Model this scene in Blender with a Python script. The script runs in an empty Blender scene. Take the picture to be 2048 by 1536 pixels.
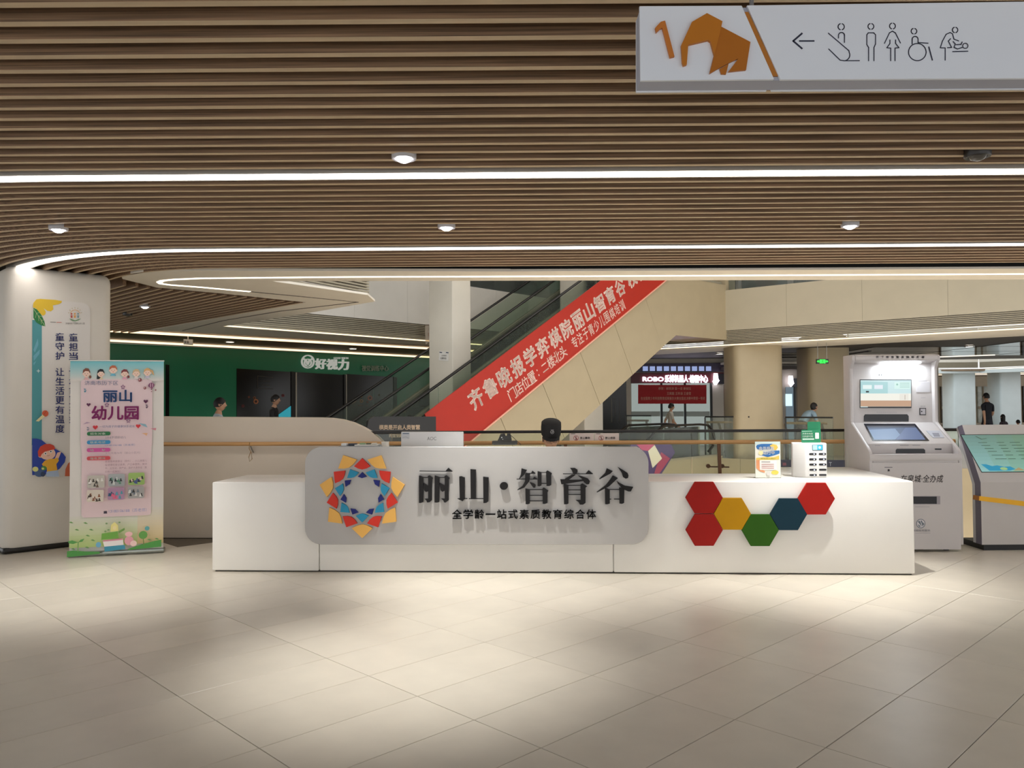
import bpy, bmesh, math, random
from mathutils import Vector as V, Matrix
random.seed(7)
SC = bpy.context.scene
COL = SC.collection
PI = math.pi

# ------------------------------------------------------------------ camera
EYE = V((0, 0, 1.56)); FPX = 1600.0
_p = math.atan(37 / 1600); _r = math.radians(.41)
CF = V((0, math.cos(_p), math.sin(_p)))
_u0 = V((0, -math.sin(_p), math.cos(_p))); _r0 = V((1, 0, 0))
CR = _r0 * math.cos(_r) - _u0 * math.sin(_r)
CU = _u0 * math.cos(_r) + _r0 * math.sin(_r)
cam = bpy.data.objects.new('camera', bpy.data.cameras.new('camera')); COL.objects.link(cam)
cam.data.sensor_width = 36; cam.data.lens = 36 * FPX / 2048
cam.data.clip_start = .05; cam.data.clip_end = 200
cam.matrix_world = Matrix(((CR.x, CU.x, -CF.x, EYE.x), (CR.y, CU.y, -CF.y, EYE.y), (CR.z, CU.z, -CF.z, EYE.z), (0, 0, 0, 1)))
SC.camera = cam

# ------------------------------------------------------------------ world, exposure, large lights
SC.view_settings.view_transform = 'Standard'; SC.view_settings.look = 'None'
SC.view_settings.gamma = 1; SC.view_settings.use_curve_mapping = False
SC.view_settings.exposure = 0.72
SC.cycles.max_bounces = 7; SC.cycles.transparent_max_bounces = 14
SC.cycles.sample_clamp_indirect = 4; SC.cycles.caustics_reflective = False; SC.cycles.caustics_refractive = False
W = bpy.data.worlds.new('world'); SC.world = W; W.use_nodes = True
W.node_tree.nodes['Background'].inputs[0].default_value = (.97, .985, 1.0, 1)
W.node_tree.nodes['Background'].inputs[1].default_value = 1.0

def lamp(name, kind, loc, energy, color=(1, .96, .9), target=None, parent=None, **kw):
    d = bpy.data.lights.new(name, kind); d.energy = energy; d.color = color
    for k, v in kw.items(): setattr(d, k, v)
    o = bpy.data.objects.new(name, d); COL.objects.link(o); o.location = loc
    if target is not None:
        o.rotation_euler = (V(target) - V(loc)).to_track_quat('-Z', 'Y').to_euler()
    if parent is not None:
        o.parent = parent; o.location = V(loc) - wloc(parent)
    return o
def wloc(o):
    l = V(o.location)
    while o.parent: o = o.parent; l += V(o.location)
    return l
# unseen area lamp added over the atrium; another lights the far hall
lamp('atrium_fill_light', 'AREA', (4.2, 17.6, 8.0), 125, (1, .97, .92), (4.2, 17.6, 0), shape='RECTANGLE', size=9, size_y=7)
lamp('far_hall_light', 'AREA', (15, 35, 6.0), 520, (.82, .93, 1), (16, 38, 0), shape='RECTANGLE', size=10, size_y=8)

# unseen area lamps added below the atrium; their bounce brightens the soffit
for _x, _y in ((1.5, 12.5), (6.5, 12.5), (3.5, 17.5)):
    lamp('basement_fill_light', 'AREA', (_x, _y, -.75), 260, (1, .96, .9), (_x, _y, -4), shape='RECTANGLE', size=3.5, size_y=1.6)

# ------------------------------------------------------------------ pixel geometry (2048 x 1536 frame)
def ray(x, y): return CF * FPX + CR * (x - 1024) + CU * (768 - y)
def fl(x, y, z=0.0):
    d = ray(x, y); return EYE + d * ((z - EYE.z) / d.z)
def pl(x, y, P, n):
    d = ray(x, y); return EYE + d * ((P - EYE).dot(n) / d.dot(n))
def at(x, y, Y): return pl(x, y, V((0, Y, 0)), V((0, 1, 0)))
def topx(P):
    d = P - EYE; k = FPX / max(d.dot(CF), 1e-3); return 1024 + d.dot(CR) * k, 768 - d.dot(CU) * k
def plane(P, n):
    n = V(n).normalized()
    if n.dot(EYE - P) < 0: n = -n
    return (lambda x, y: pl(x, y, P, n)), n

# ------------------------------------------------------------------ materials
def lin(h):
    h = h.lstrip('#'); c = [int(h[i:i + 2], 16) / 255 for i in (0, 2, 4)]
    return tuple(x / 12.92 if x < .04045 else ((x + .055) / 1.055) ** 2.4 for x in c) + (1,)
_mc = {}
def M(hexc, rough=.5, metal=0, noise=None, spec=.5, coat=0, rnd=0, bump=0, stretch=None):
    key = (hexc, rough, metal, noise, spec, coat, rnd, bump, stretch)
    if key in _mc: return _mc[key]
    m = bpy.data.materials.new('m_' + hexc.strip('#')); m.use_nodes = True
    nt = m.node_tree; b = nt.nodes['Principled BSDF']
    b.inputs['Roughness'].default_value = rough; b.inputs['Metallic'].default_value = metal
    b.inputs['Specular IOR Level'].default_value = spec; b.inputs['Coat Weight'].default_value = coat
    c = lin(hexc); b.inputs['Base Color'].default_value = c; m.diffuse_color = c
    if noise:
        sc, amt = noise
        tc = nt.nodes.new('ShaderNodeTexCoord'); mp = nt.nodes.new('ShaderNodeMapping')
        mp.inputs['Scale'].default_value = stretch or (1, 1, 1)
        nz = nt.nodes.new('ShaderNodeTexNoise'); nz.inputs['Scale'].default_value = sc; nz.inputs['Detail'].default_value = 5
        rp = nt.nodes.new('ShaderNodeValToRGB')
        rp.color_ramp.elements[0].position = .3; rp.color_ramp.elements[1].position = .7
        rp.color_ramp.elements[0].color = tuple(x * (1 - amt) for x in c[:3]) + (1,)
        rp.color_ramp.elements[1].color = tuple(min(1, x * (1 + amt)) for x in c[:3]) + (1,)
        nt.links.new(tc.outputs['Object'], mp.inputs[0]); nt.links.new(mp.outputs[0], nz.inputs['Vector'])
        nt.links.new(nz.outputs[0], rp.inputs[0]); out = rp.outputs[0]
        if rnd:
            oi = nt.nodes.new('ShaderNodeObjectInfo'); hs = nt.nodes.new('ShaderNodeHueSaturation')
            mr = nt.nodes.new('ShaderNodeMapRange'); mr.inputs[3].default_value = 1 - rnd; mr.inputs[4].default_value = 1 + rnd
            nt.links.new(oi.outputs['Random'], mr.inputs[0]); nt.links.new(mr.outputs[0], hs.inputs['Value'])
            nt.links.new(out, hs.inputs['Color']); out = hs.outputs[0]
        nt.links.new(out, b.inputs['Base Color'])
        if bump:
            bp = nt.nodes.new('ShaderNodeBump'); bp.inputs['Strength'].default_value = bump; bp.inputs['Distance'].default_value = .002
            nt.links.new(nz.outputs[0], bp.inputs['Height']); nt.links.new(bp.outputs[0], b.inputs['Normal'])
    _mc[key] = m; return m
def E_(hexc, s=1.0):
    key = ('e', hexc, s)
    if key in _mc: return _mc[key]
    m = bpy.data.materials.new('glow_' + hexc.strip('#')); m.use_nodes = True
    b = m.node_tree.nodes['Principled BSDF']
    b.inputs['Base Color'].default_value = (.02, .02, .02, 1)
    b.inputs['Emission Color'].default_value = lin(hexc); b.inputs['Emission Strength'].default_value = s / 1.74
    _mc[key] = m; return m
def glass(hexc='#f0f5f1', rough=.02, key='glass', opacity=.05):
    if (key, hexc) in _mc: return _mc[(key, hexc)]
    m = bpy.data.materials.new(key); m.use_nodes = True; nt = m.node_tree; nt.nodes.clear()
    o = nt.nodes.new('ShaderNodeOutputMaterial'); t = nt.nodes.new('ShaderNodeBsdfTransparent'); g = nt.nodes.new('ShaderNodeBsdfGlossy')
    d = nt.nodes.new('ShaderNodeBsdfDiffuse'); fr = nt.nodes.new('ShaderNodeFresnel'); x = nt.nodes.new('ShaderNodeMixShader'); x2 = nt.nodes.new('ShaderNodeMixShader')
    t.inputs[0].default_value = lin(hexc); g.inputs['Roughness'].default_value = rough; fr.inputs[0].default_value = 1.3
    d.inputs[0].default_value = lin(hexc); x2.inputs[0].default_value = opacity
    nt.links.new(fr.outputs[0], x.inputs[0]); nt.links.new(t.outputs[0], x.inputs[1]); nt.links.new(g.outputs[0], x.inputs[2])
    nt.links.new(x.outputs[0], x2.inputs[1]); nt.links.new(d.outputs[0], x2.inputs[2]); nt.links.new(x2.outputs[0], o.inputs[0])
    _mc[(key, hexc)] = m; return m

WHITE = M('#e4dfd6', .5, noise=(3, .03))
WALLW = M('#ddd7cc', .6, noise=(2, .03))
CREAM = M('#aa9b7e', .55, noise=(2.5, .03))
DESKW = M('#eeebe5', .22, noise=(2, .02))
BLACK = M('#15140f', .35, noise=(20, .1))
DARK = M('#0c0b0a', .6, noise=(6, .2))
STEEL = M('#a8a59c', .28, 1, noise=(30, .08))
WOODRAIL = M('#c89a64', .4, noise=(14, .12), stretch=(.1, 1, 1))
GLASS = glass()

# ------------------------------------------------------------------ mesh building
class MB:
    def __init__(s): s.v = []; s.f = []; s.m = []
    def face(s, pts, m=0):
        n = len(s.v); s.v += [V(p) for p in pts]; s.f.append(tuple(range(n, n + len(pts)))); s.m.append(m); return s
    def prism(s, pts, d, m=0, mside=None, mback=None):
        n = len(s.v); k = len(pts); d = V(d); pts = [V(p) for p in pts]
        s.v += pts + [p + d for p in pts]
        s.f.append(tuple(range(n, n + k))); s.m.append(m)
        s.f.append(tuple(range(n + 2 * k - 1, n + k - 1, -1))); s.m.append(m if mback is None else mback)
        for i in range(k):
            j = (i + 1) % k; s.f.append((n + j, n + i, n + k + i, n + k + j)); s.m.append(m if mside is None else mside)
        return s
    def box(s, o, a, b, c, m=0):
        o, a, b, c = V(o), V(a), V(b), V(c)
        return s.prism([o, o + a, o + a + b, o + b], c, m)
    def aab(s, x0, x1, y0, y1, z0, z1, m=0):
        return s.prism([(x0, y0, z0), (x1, y0, z0), (x1, y1, z0), (x0, y1, z0)], (0, 0, z1 - z0), m)
    def sweep(s, path, prof, m=0, up=V((0, 0, 1)), closed=True, mats=None):
        path = [V(p) for p in path]; n = len(s.v); k = len(prof); L = len(path)
        for i, p in enumerate(path):
            t = (path[min(i + 1, L - 1)] - path[max(i - 1, 0)]).normalized()
            sd = t.cross(up)
            sd = sd.normalized() if sd.length > 1e-5 else V((1, 0, 0))
            w = sd.cross(t).normalized()
            for a, b in prof: s.v.append(p + sd * a + w * b)
        for i in range(L - 1):
            for j in range(k if closed else k - 1):
                j2 = (j + 1) % k
                s.f.append((n + i * k + j, n + i * k + j2, n + (i + 1) * k + j2, n + (i + 1) * k + j)); s.m.append(mats[j] if mats else m)
        if closed:
            s.f.append(tuple(n + j for j in range(k))[::-1]); s.m.append(m)
            s.f.append(tuple(n + (L - 1) * k + j for j in range(k))); s.m.append(m)
        return s
    def tube(s, path, r, n=8, m=0):
        return s.sweep(path, [(r * math.cos(2 * PI * i / n), r * math.sin(2 * PI * i / n)) for i in range(n)], m)
    def lathe(s, c, prof, n=20, m=0, ax=V((0, 0, 1)), mats=None):
        ax = V(ax).normalized(); c = V(c); a = ax.orthogonal().normalized(); b = ax.cross(a); st = len(s.v); k = len(prof)
        for i in range(n):
            t = 2 * PI * i / n; d = a * math.cos(t) + b * math.sin(t)
            for r, h in prof: s.v.append(c + d * r + ax * h)
        for i in range(n):
            i2 = (i + 1) % n
            for j in range(k - 1):
                s.f.append((st + i * k + j, st + i2 * k + j, st + i2 * k + j + 1, st + i * k + j + 1)); s.m.append(mats[j] if mats else m)
        return s
    def add(s, vs, fs, m=0):
        n = len(s.v); s.v += [V(p) for p in vs]
        for f in fs: s.f.append(tuple(n + i for i in f)); s.m.append(m)
        return s

def obj(name, mb, mats, parent=None, bevel=0, smooth=False, norm=True, seg=2, origin=None):
    if not isinstance(mats, (list, tuple)): mats = [mats]
    if origin is None:
        xs = [p.x for p in mb.v]; ys = [p.y for p in mb.v]; zs = [p.z for p in mb.v]
        origin = V(((min(xs) + max(xs)) / 2, (min(ys) + max(ys)) / 2, min(zs)))
    me = bpy.data.meshes.new(name); me.from_pydata([p - origin for p in mb.v], [], mb.f)
    for m in mats: me.materials.append(m)
    me.polygons.foreach_set('material_index', mb.m)
    if norm or bevel:
        bm = bmesh.new(); bm.from_mesh(me)
        if norm:
            bmesh.ops.remove_doubles(bm, verts=bm.verts, dist=1e-5)
            bmesh.ops.recalc_face_normals(bm, faces=bm.faces)
        if bevel:
            ed = [e for e in bm.edges if len(e.link_faces) == 2 and e.calc_face_angle(0) > .6]
            bmesh.ops.bevel(bm, geom=ed, offset=bevel, segments=seg, affect='EDGES', profile=.5, clamp_overlap=True)
        bm.to_mesh(me); bm.free()
    if smooth or bevel:
        me.polygons.foreach_set('use_smooth', [True] * len(me.polygons)); me.set_sharp_from_angle(angle=math.radians(38))
    me.update()
    o = bpy.data.objects.new(name, me); COL.objects.link(o)
    if parent is not None: o.parent = parent; o.location = origin - wloc(parent)
    else: o.location = origin
    return o
def tag(o, label=None, cat=None, group=None, kind=None):
    if label: o['label'] = label
    if cat: o['category'] = cat
    if group: o['group'] = group
    if kind: o['kind'] = kind
    return o
def thing(name, label, cat, loc, group=None):
    o = bpy.data.objects.new(name, None); COL.objects.link(o); o.location = V(loc); o.empty_display_size = .1
    return tag(o, label, cat, group)
def struct(name, mb, mats, **k): return tag(obj(name, mb, mats, **k), kind='structure')

# ------------------------------------------------------------------ text and flat print
_tc = {}
def T(body, bold=0.0):
    k = (body, bold)
    if k in _tc: return _tc[k]
    c = bpy.data.curves.new('t', 'FONT'); c.body = body; c.size = 1; c.offset = bold; c.resolution_u = 3; c.fill_mode = 'FRONT'
    o = bpy.data.objects.new('t', c); COL.objects.link(o)
    dg = bpy.context.evaluated_depsgraph_get(); e = o.evaluated_get(dg); me = e.to_mesh()
    vs = [(v.co.x, v.co.y) for v in me.vertices]; fs = [tuple(p.vertices) for p in me.polygons]
    e.to_mesh_clear(); bpy.data.objects.remove(o); bpy.data.curves.remove(c)
    if not vs: vs = [(0, 0), (1, 0), (1, 1)]; fs = [(0, 1, 2)]
    bb = (min(v[0] for v in vs), min(v[1] for v in vs), max(v[0] for v in vs), max(v[1] for v in vs))
    _tc[k] = (vs, fs, bb); return _tc[k]
def boundary(fs):
    cnt = {}
    for f in fs:
        for i in range(len(f)):
            a, b = f[i], f[(i + 1) % len(f)]
            if (b, a) in cnt: del cnt[(b, a)]
            else: cnt[(a, b)] = 1
    return list(cnt)
def put(mb, body, x0, y0, x1, y1, f, bold=0, m=0, d=None, shear=0):
    """text fitted to the rectangle (x0,y0)-(x1,y1), y down; f maps to 3D; d extrudes it"""
    vs, fs, b = T(body, 0)
    if bold:
        k = 8 if bold >= .025 else 4; v2 = []; f2 = []
        for q in range(k):
            t = 2 * PI * (q + .5) / k; n = len(v2); v2 += [(x + bold * math.cos(t), y + bold * math.sin(t)) for x, y in vs]; f2 += [tuple(i + n for i in f_) for f_ in fs]
        vs, fs = v2, f2; b = (b[0] - bold, b[1] - bold, b[2] + bold, b[3] + bold)
    w = max(b[2] - b[0], 1e-6); h = max(b[3] - b[1], 1e-6)
    P = [f(x0 + (x - b[0]) / w * (x1 - x0) + shear * (y - b[1]) / h, y1 - (y - b[1]) / h * (y1 - y0)) for x, y in vs]
    if d is None: mb.add(P, fs, m)
    else:
        d = V(d); n = len(P); mb.add(P + [p + d for p in P], [tuple(i + n for i in f_) for f_ in fs] + [(a, b_, b_ + n, a + n) for a, b_ in boundary(fs)], m)
class Art:
    """thin layered print on a plane: each item sits a hair above the last"""
    def __init__(s, f, n, lift=.0012, step=.0003): s.f = f; s.n = n; s.l = lift; s.st = step; s.mb = MB(); s.mats = []; s.ix = {}
    def mi(s, mat):
        if isinstance(mat, str): mat = M(mat, .55)
        if mat.name not in s.ix: s.ix[mat.name] = len(s.mats); s.mats.append(mat)
        return s.ix[mat.name]
    def up(s): s.l += s.st; return s
    def p(s, mat, pts):
        k = s.mi(mat); s.mb.face([s.f(*q) + s.n * s.l for q in pts], k); return s.up()
    def t(s, mat, body, x0, y0, x1, y1, bold=0, shear=0):
        k = s.mi(mat); l = s.l
        put(s.mb, body, x0, y0, x1, y1, lambda x, y: s.f(x, y) + s.n * l, bold, k, None, shear); return s.up()
    def line(s, mat, pts, w):
        k = s.mi(mat)
        for a, b in zip(pts, pts[1:]):
            dx, dy = b[0] - a[0], b[1] - a[1]; L = math.hypot(dx, dy) or 1; nx, ny = -dy / L * w / 2, dx / L * w / 2; ex, ey = dx / L * w * .3, dy / L * w * .3
            q = [(a[0] - ex + nx, a[1] - ey + ny), (b[0] + ex + nx, b[1] + ey + ny), (b[0] + ex - nx, b[1] + ey - ny), (a[0] - ex - nx, a[1] - ey - ny)]
            s.mb.face([s.f(*c) + s.n * s.l for c in q], k)
        return s.up()
    def done(s, name, parent, kind=None):
        o = obj(name, s.mb, s.mats, parent, norm=False)
        if kind: o['kind'] = kind
        return o
def ell(cx, cy, rx, ry=None, n=18, a0=0, a1=2 * PI):
    ry = rx if ry is None else ry; full = abs(a1 - a0 - 2 * PI) < 1e-6
    return [(cx + rx * math.cos(a0 + (a1 - a0) * i / (n if full else n - 1)), cy + ry * math.sin(a0 + (a1 - a0) * i / (n if full else n - 1))) for i in range(n)]
def rr(x0, y0, x1, y1, r, n=5):
    out = []
    for cx, cy, a in ((x1 - r, y1 - r, 0), (x0 + r, y1 - r, 90), (x0 + r, y0 + r, 180), (x1 - r, y0 + r, 270)):
        out += [(cx + r * math.cos(math.radians(a + 90 * i / n)), cy + r * math.sin(math.radians(a + 90 * i / n))) for i in range(n + 1)]
    return out
def heart(cx, cy, s): return [(cx + s * .0625 * 16 * math.sin(t) ** 3 * .5, cy - s * .03 * (13 * math.cos(t) - 5 * math.cos(2 * t) - 2 * math.cos(3 * t) - math.cos(4 * t))) for t in [2 * PI * i / 16 for i in range(16)]]
def star(cx, cy, R, r, k=5): return [(cx + (R if i % 2 == 0 else r) * math.sin(PI * i / k), cy - (R if i % 2 == 0 else r) * math.cos(PI * i / k)) for i in range(2 * k)]
def sc(pts, s, ox, oy): return [(x / s + ox, y / s + oy) for x, y in pts]

# ================================================================== STRUCTURE
F0 = fl(424, 1143.5); F1 = fl(1831, 1151)
UH = (F1 - F0).normalized(); VH = V((-UH.y, UH.x, 0)); ZH = V((0, 0, 1)); DLEN = (F1 - F0).length
def D(u, v, z): return F0 + UH * u + VH * v + ZH * z
def uu(x, y=1100, v=0.0): return (pl(x, y, F0 + VH * v, VH) - F0).dot(UH)
def zz(x, y, v=0.0): return pl(x, y, F0 + VH * v, VH).z
AD = V((-.6996, .7146, 0)); BD = V((.7146, .6996, 0))          # the two tile and mall directions

# ---- floor: tiles laid as pieces, bedding below
TILE = M('#d5cdbe', .32, noise=(3.5, .05), spec=.45, rnd=.05, bump=.04)
GROUT = M('#6d6457', .8, noise=(30, .1))
floor = struct('floor', MB().prism([(-11, -4, -.3), (13.5, -4, -.3), D(14, 1.98, -.3), D(-9, 1.98, -.3)], (0, 0, .295)), GROUT)
def tile_mb(c=V((0, 0, 0)), g=.0035):
    a = AD * .4535; b = BD * .9; ga = AD * g / 2; gb = BD * g / 2
    q = [c + ga + gb, c + a - ga + gb, c + a + b - ga - gb, c + b + ga - gb]
    k = [c + ga * 1.8 + gb * 1.8, c + a - ga * 1.8 + gb * 1.8, c + a + b - ga * 1.8 - gb * 1.8, c + b + ga * 1.8 - gb * 1.8]
    m = MB(); z0 = V((0, 0, -.005)); z1 = V((0, 0, -.0012)); n = 0
    m.v = [p + z0 for p in q] + [p + z1 for p in q] + k
    m.f = [(8, 9, 10, 11)] + [(i, (i + 1) % 4, 4 + (i + 1) % 4, 4 + i) for i in range(4)] + [(4 + i, 4 + (i + 1) % 4, 8 + (i + 1) % 4, 8 + i) for i in range(4)]
    m.m = [0] * 9; return m
T0 = V((.762, 4.279, 0)); proto = None; rest = MB()
for i in range(-26, 27):
    for j in range(-14, 15):
        c = T0 + AD * .4535 * i + BD * .9 * j; mid = c + AD * .227 + BD * .45
        cs = [c, c + AD * .4535, c + BD * .9, c + AD * .4535 + BD * .9]
        if max((p - F0).dot(VH) for p in cs) > 1.97 or mid.y < -3 or abs(mid.x) > 10: continue
        ps = [topx(p) for p in cs]
        if min(p.y for p in cs) > 1 and any(-60 < p[0] < 2108 and p[1] < 1580 for p in ps):
            if proto is None: proto = obj('tile', tile_mb(), TILE, norm=True, origin=V((0, 0, 0))); proto.parent = floor; proto.location = c - floor.location
            else:
                o = proto.copy(); COL.objects.link(o); o.location = c - floor.location
        else:
            t = tile_mb(c); rest.add(t.v, t.f)
tag(obj('tile_field', rest, TILE, floor), kind='stuff')

# ---- far floors around the atrium, with their slab edges
FARF = M('#b9b0a2', .3, noise=(2, .04))
struct('floor', MB().prism([(-40, 9.4, -.5), (-3.2, 9.55, -.5), (-1.2, 9.55, -.5), (-1.2, 12, -.5), (-1.5, 14.4, -.5), (-4.3, 17.2, -.5), (2.5, 24.3, -.5), (2.5, 70, -.5), (-40, 70, -.5)], (0, 0, .5)), [FARF])
struct('floor', MB().prism([(40, 8.7, -.5), (40, 70, -.5), (2.5, 70, -.5), (2.5, 24.3, -.5), (6.06, 21.3, -.5), (12.5, 15.8, -.5), (12.5, 8.7, -.5)], (0, 0, .5)), [FARF])
struct('floor', MB().aab(-12, 26, 6, 40, -4.8, -4.6), M('#d6cdbd', .4, noise=(2, .05)))
# cream wall panels that clad the slab edge on the far side of the atrium
edge = [V((2.5, 24.3, 0)), V((6.06, 21.3, 0)), V((12.5, 15.8, 0))]
wl = struct('wall_atrium', MB().prism([(2.55, 24.34, -4.6), (6.08, 21.38, -4.6), (12.5, 15.9, -4.6), (12.6, 16.0, -4.6), (6.2, 21.5, -4.6), (2.6, 24.5, -4.6)], (0, 0, 4.09)), M('#4d463a', .8))
first = None
for a, b in ((edge[0], edge[1]), (edge[1], edge[2])):
    d = (b - a); k = int(d.length / .62); d = d / k; nn = V((-d.y, d.x, 0)).normalized()
    if nn.dot(EYE - a) < 0: nn = -nn
    for i in range(k):
        p = a + d * i
        obj('wall_panel', MB().box(p + d * .006 + V((0, 0, -2.6)), d * .988, nn * .03, V((0, 0, 2.62))), CREAM, wl)

# ---- slatted ceiling
CC = V((-3.1, 10.85, 0)); TH = math.radians(44.4)
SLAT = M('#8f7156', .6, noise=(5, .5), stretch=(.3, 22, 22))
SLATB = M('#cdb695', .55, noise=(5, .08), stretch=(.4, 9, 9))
CEILD = M('#1b1510', .9, noise=(3, .1))
tongue = [fl(x, y, 3.05) for x, y in ((320, 541.2), (268, 545.6), (243, 553), (245, 558), (313, 575), (440, 586.6), (613, 604.8), (302, 660))]
cp = [V((-14, -4, 3.2)), V((12.5, -4, 3.2)), V((12.5, 9.1, 3.2))] + [p + V((.12, .12, .15)) for p in tongue] + [V((-14, 22.5, 3.2))]
ceiling = struct('ceiling', MB().prism(cp, (0, 0, .08)), CEILD)
def slat_path(r, z=3.05, tail=1.0, x1=12.2):
    P = [V((x1, CC.y - r, z)), V((2, CC.y - r, z)), V((CC.x, CC.y - r, z))]
    for i in range(1, 10):
        t = TH * i / 9; P.append(V((CC.x - r * math.sin(t), CC.y - r * math.cos(t), z)))
    P.append(P[-1] + V((-math.cos(TH), math.sin(TH), 0)) * tail); return P
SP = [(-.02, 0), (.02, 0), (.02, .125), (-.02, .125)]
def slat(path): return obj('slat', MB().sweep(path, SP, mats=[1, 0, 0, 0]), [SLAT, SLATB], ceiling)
zs = [5.02 - .1485 * i for i in range(19)] + [5.40 + .1514 * i for i in range(15)] + [7.93 + .152 * i for i in range(6)]
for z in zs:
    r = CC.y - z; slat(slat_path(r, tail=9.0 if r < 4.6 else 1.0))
td = V((-math.cos(TH), math.sin(TH), 0)); tn = V((-math.sin(TH), -math.cos(TH), 0))
b0 = tongue[4]; bd = (tongue[6] - tongue[4]).normalized(); bn = V((-bd.y, bd.x, 0))
for i in range(19):
    r = 1.86 - .148 * i
    if r < -.72: break
    p = CC + tn * r; t = (b0 - p).dot(bn) / td.dot(bn)
    s = p + td * (t + .1); e = s + td * ((16.6 - s.y) / td.y)
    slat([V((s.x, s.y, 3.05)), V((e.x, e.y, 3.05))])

# ---- white soffit that borders the atrium
SOFF = M('#ece4d6', .55, noise=(2, .02))
inner = [fl(x, y, 3.05) for x, y in ((960, 691), (870, 684), (446, 653), (600, 629), (750, 603), (735, 590), (545, 562.5))]
outer = [V((12.5, 9.2, 3.05)), V((0, 9.065, 3.05))] + tongue + [fl(870, 691, 3.05), fl(960, 698, 3.05)]
struct('trim_1', MB().prism(outer + inner + [V((12.5, 10.15, 3.05))], (0, 0, .03)), SOFF)
struct('trim_gap_dark', MB().sweep([V((12.5, 9.205, 3.075)), V((0, 9.07, 3.075))] + [p + V((.01, .01, .025)) for p in tongue[:7]], [(-.005, 0), (.005, 0), (.005, .2), (-.005, .2)]), M('#050404', .95))  # near-black board added so the gap beside the slats stays dark
def groove(pix, w=.03, z=3.044):
    P = [fl(x, y, 3.05) for x, y in pix]; P = [V((p.x, p.y, z)) for p in P]
    return MB().sweep(P, [(-w, 0), (w, 0), (w, .01), (-w, .01)])
struct('trim_3', groove(((500, 583), (600, 592.5), (716, 604), (560, 622), (446, 641), (365, 661)), .012), M('#57504a', .8))

# ---- upper wall fascias round the atrium: louvre band, LED ledge, white panels above
FASC = M('#aea590', .6, noise=(2, .03)); LOUV = M('#9a917c', .45, noise=(8, .06))
def fascia(n, a, b, up=4.55, led=True, z0=3.1, warm='#ffe6b8', panels=8):
    a = V((a.x, a.y, 0)); b = V((b.x, b.y, 0)); d = (b - a); L = d.length; d.normalize(); nn = V((-d.y, d.x, 0))
    if nn.dot(EYE - a) < 0: nn = -nn
    w = struct('wall_' + n, MB().box(a + ZH * 3.2 - nn * .3, d * L, nn * .22, ZH * (up - 3.2)), M('#a89f8e', .7))
    k = panels; dx = L / k
    for i in range(k): obj('wall_panel', MB().box(a + d * (dx * i + .002) + ZH * 3.46 - nn * .08, d * (dx - .004), nn * .06, ZH * (up - 3.46)), FASC if n == 'east' else WALLW, w)
    m = MB()
    for i in range(9): m.box(a + ZH * (z0 - .01 + i * .041) - nn * .08, d * L, nn * .05, ZH * .022)
    tag(obj('louvre', m, LOUV, w), kind='stuff')
    if led: obj('led_strip', MB().box(a + ZH * 3.058 - nn * .0, d * L, nn * .012, ZH * .02), E_(warm, 2.4), w)
    return w, a, d, nn, L
fa = fl(446, 653, 3.05); fb = fl(870, 684, 3.05); e2 = (fb - fa)
west, wa, wd, wn, wL = fascia('west', fa, fb + e2 * 1.25)
fascia('north', fl(545, 562.5, 3.05) + V((-.3, -.6, 0)), fl(742, 597, 3.05), led=False, panels=2)
ga = fl(1478, 690, 3.05); gb = fl(2048, 658.5, 3.05); e3 = gb - ga
east, ea, ed_, en, eL = fascia('east', ga - e3 * .95, gb + e3 * .35)
# soffit ledge under the east fascia
struct('trim_4', MB().prism([ga - e3 * .95, gb + e3 * .35, fl(2048, 672, 3.05) + e3 * .4, fl(1340, 708, 3.05) - e3 * .95], (0, 0, .03)), SOFF)
# upper storey beyond the fascias
def upper(n, a, d, nn, L, col):
    w = struct('wall_' + n, MB().box(a - nn * 3.2 + ZH * 4.6, d * L, nn * .2, ZH * 3), M(col, .5, noise=(3, .2)))
    for i in range(int(L / 1.6)):
        obj('window_pane', MB().box(a + d * (i * 1.6 + .1) - nn * 2.99 + ZH * 4.9, d * 1.4, nn * .03, ZH * 2.3), M(['#2a2c28', '#5f6a6c', '#23251f', '#3c423c'][i % 4], .15, noise=(5, .2)), w)
    obj('balustrade_glass', MB().box(a - nn * .2 + ZH * 4.55, d * L, nn * .02, ZH * 1.0), GLASS, w)
upper('upper_west', wa, wd, wn, wL, '#4a4a42'); upper('upper_east', ea, ed_, en, eL, '#8a8078')
struct('ceiling', MB().aab(-14, 30, 12, 40, 8.2, 8.3), M('#d8d2c6', .7))

# ---- corridor ceiling on the west side with two LED lines
cw = [fl(x, y, 3.05) for x, y in ((-60, 645), (302, 660.5), (870, 691.5), (960, 698), (960, 727), (880, 721), (-60, 677))]
cw = [p + V((0, 0, .06)) for p in cw]
wc = struct('ceiling', MB().prism(cw, (0, 0, .1)), M('#5d3f26', .5, noise=(6, .3), stretch=(8, 8, 1)))
for q in (((60, 655.5), (215, 663.5), (872, 699.5), (960, 704.5)), ((60, 676), (215, 683), (872, 716.5), (960, 721))):
    P = [fl(x, y, 3.05) for x, y in q]
    obj('led_strip', MB().sweep(P, [(-.02, 0), (.02, 0), (.02, .05), (-.02, .05)]), E_('#ffdcae', 2.2), wc)

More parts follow.
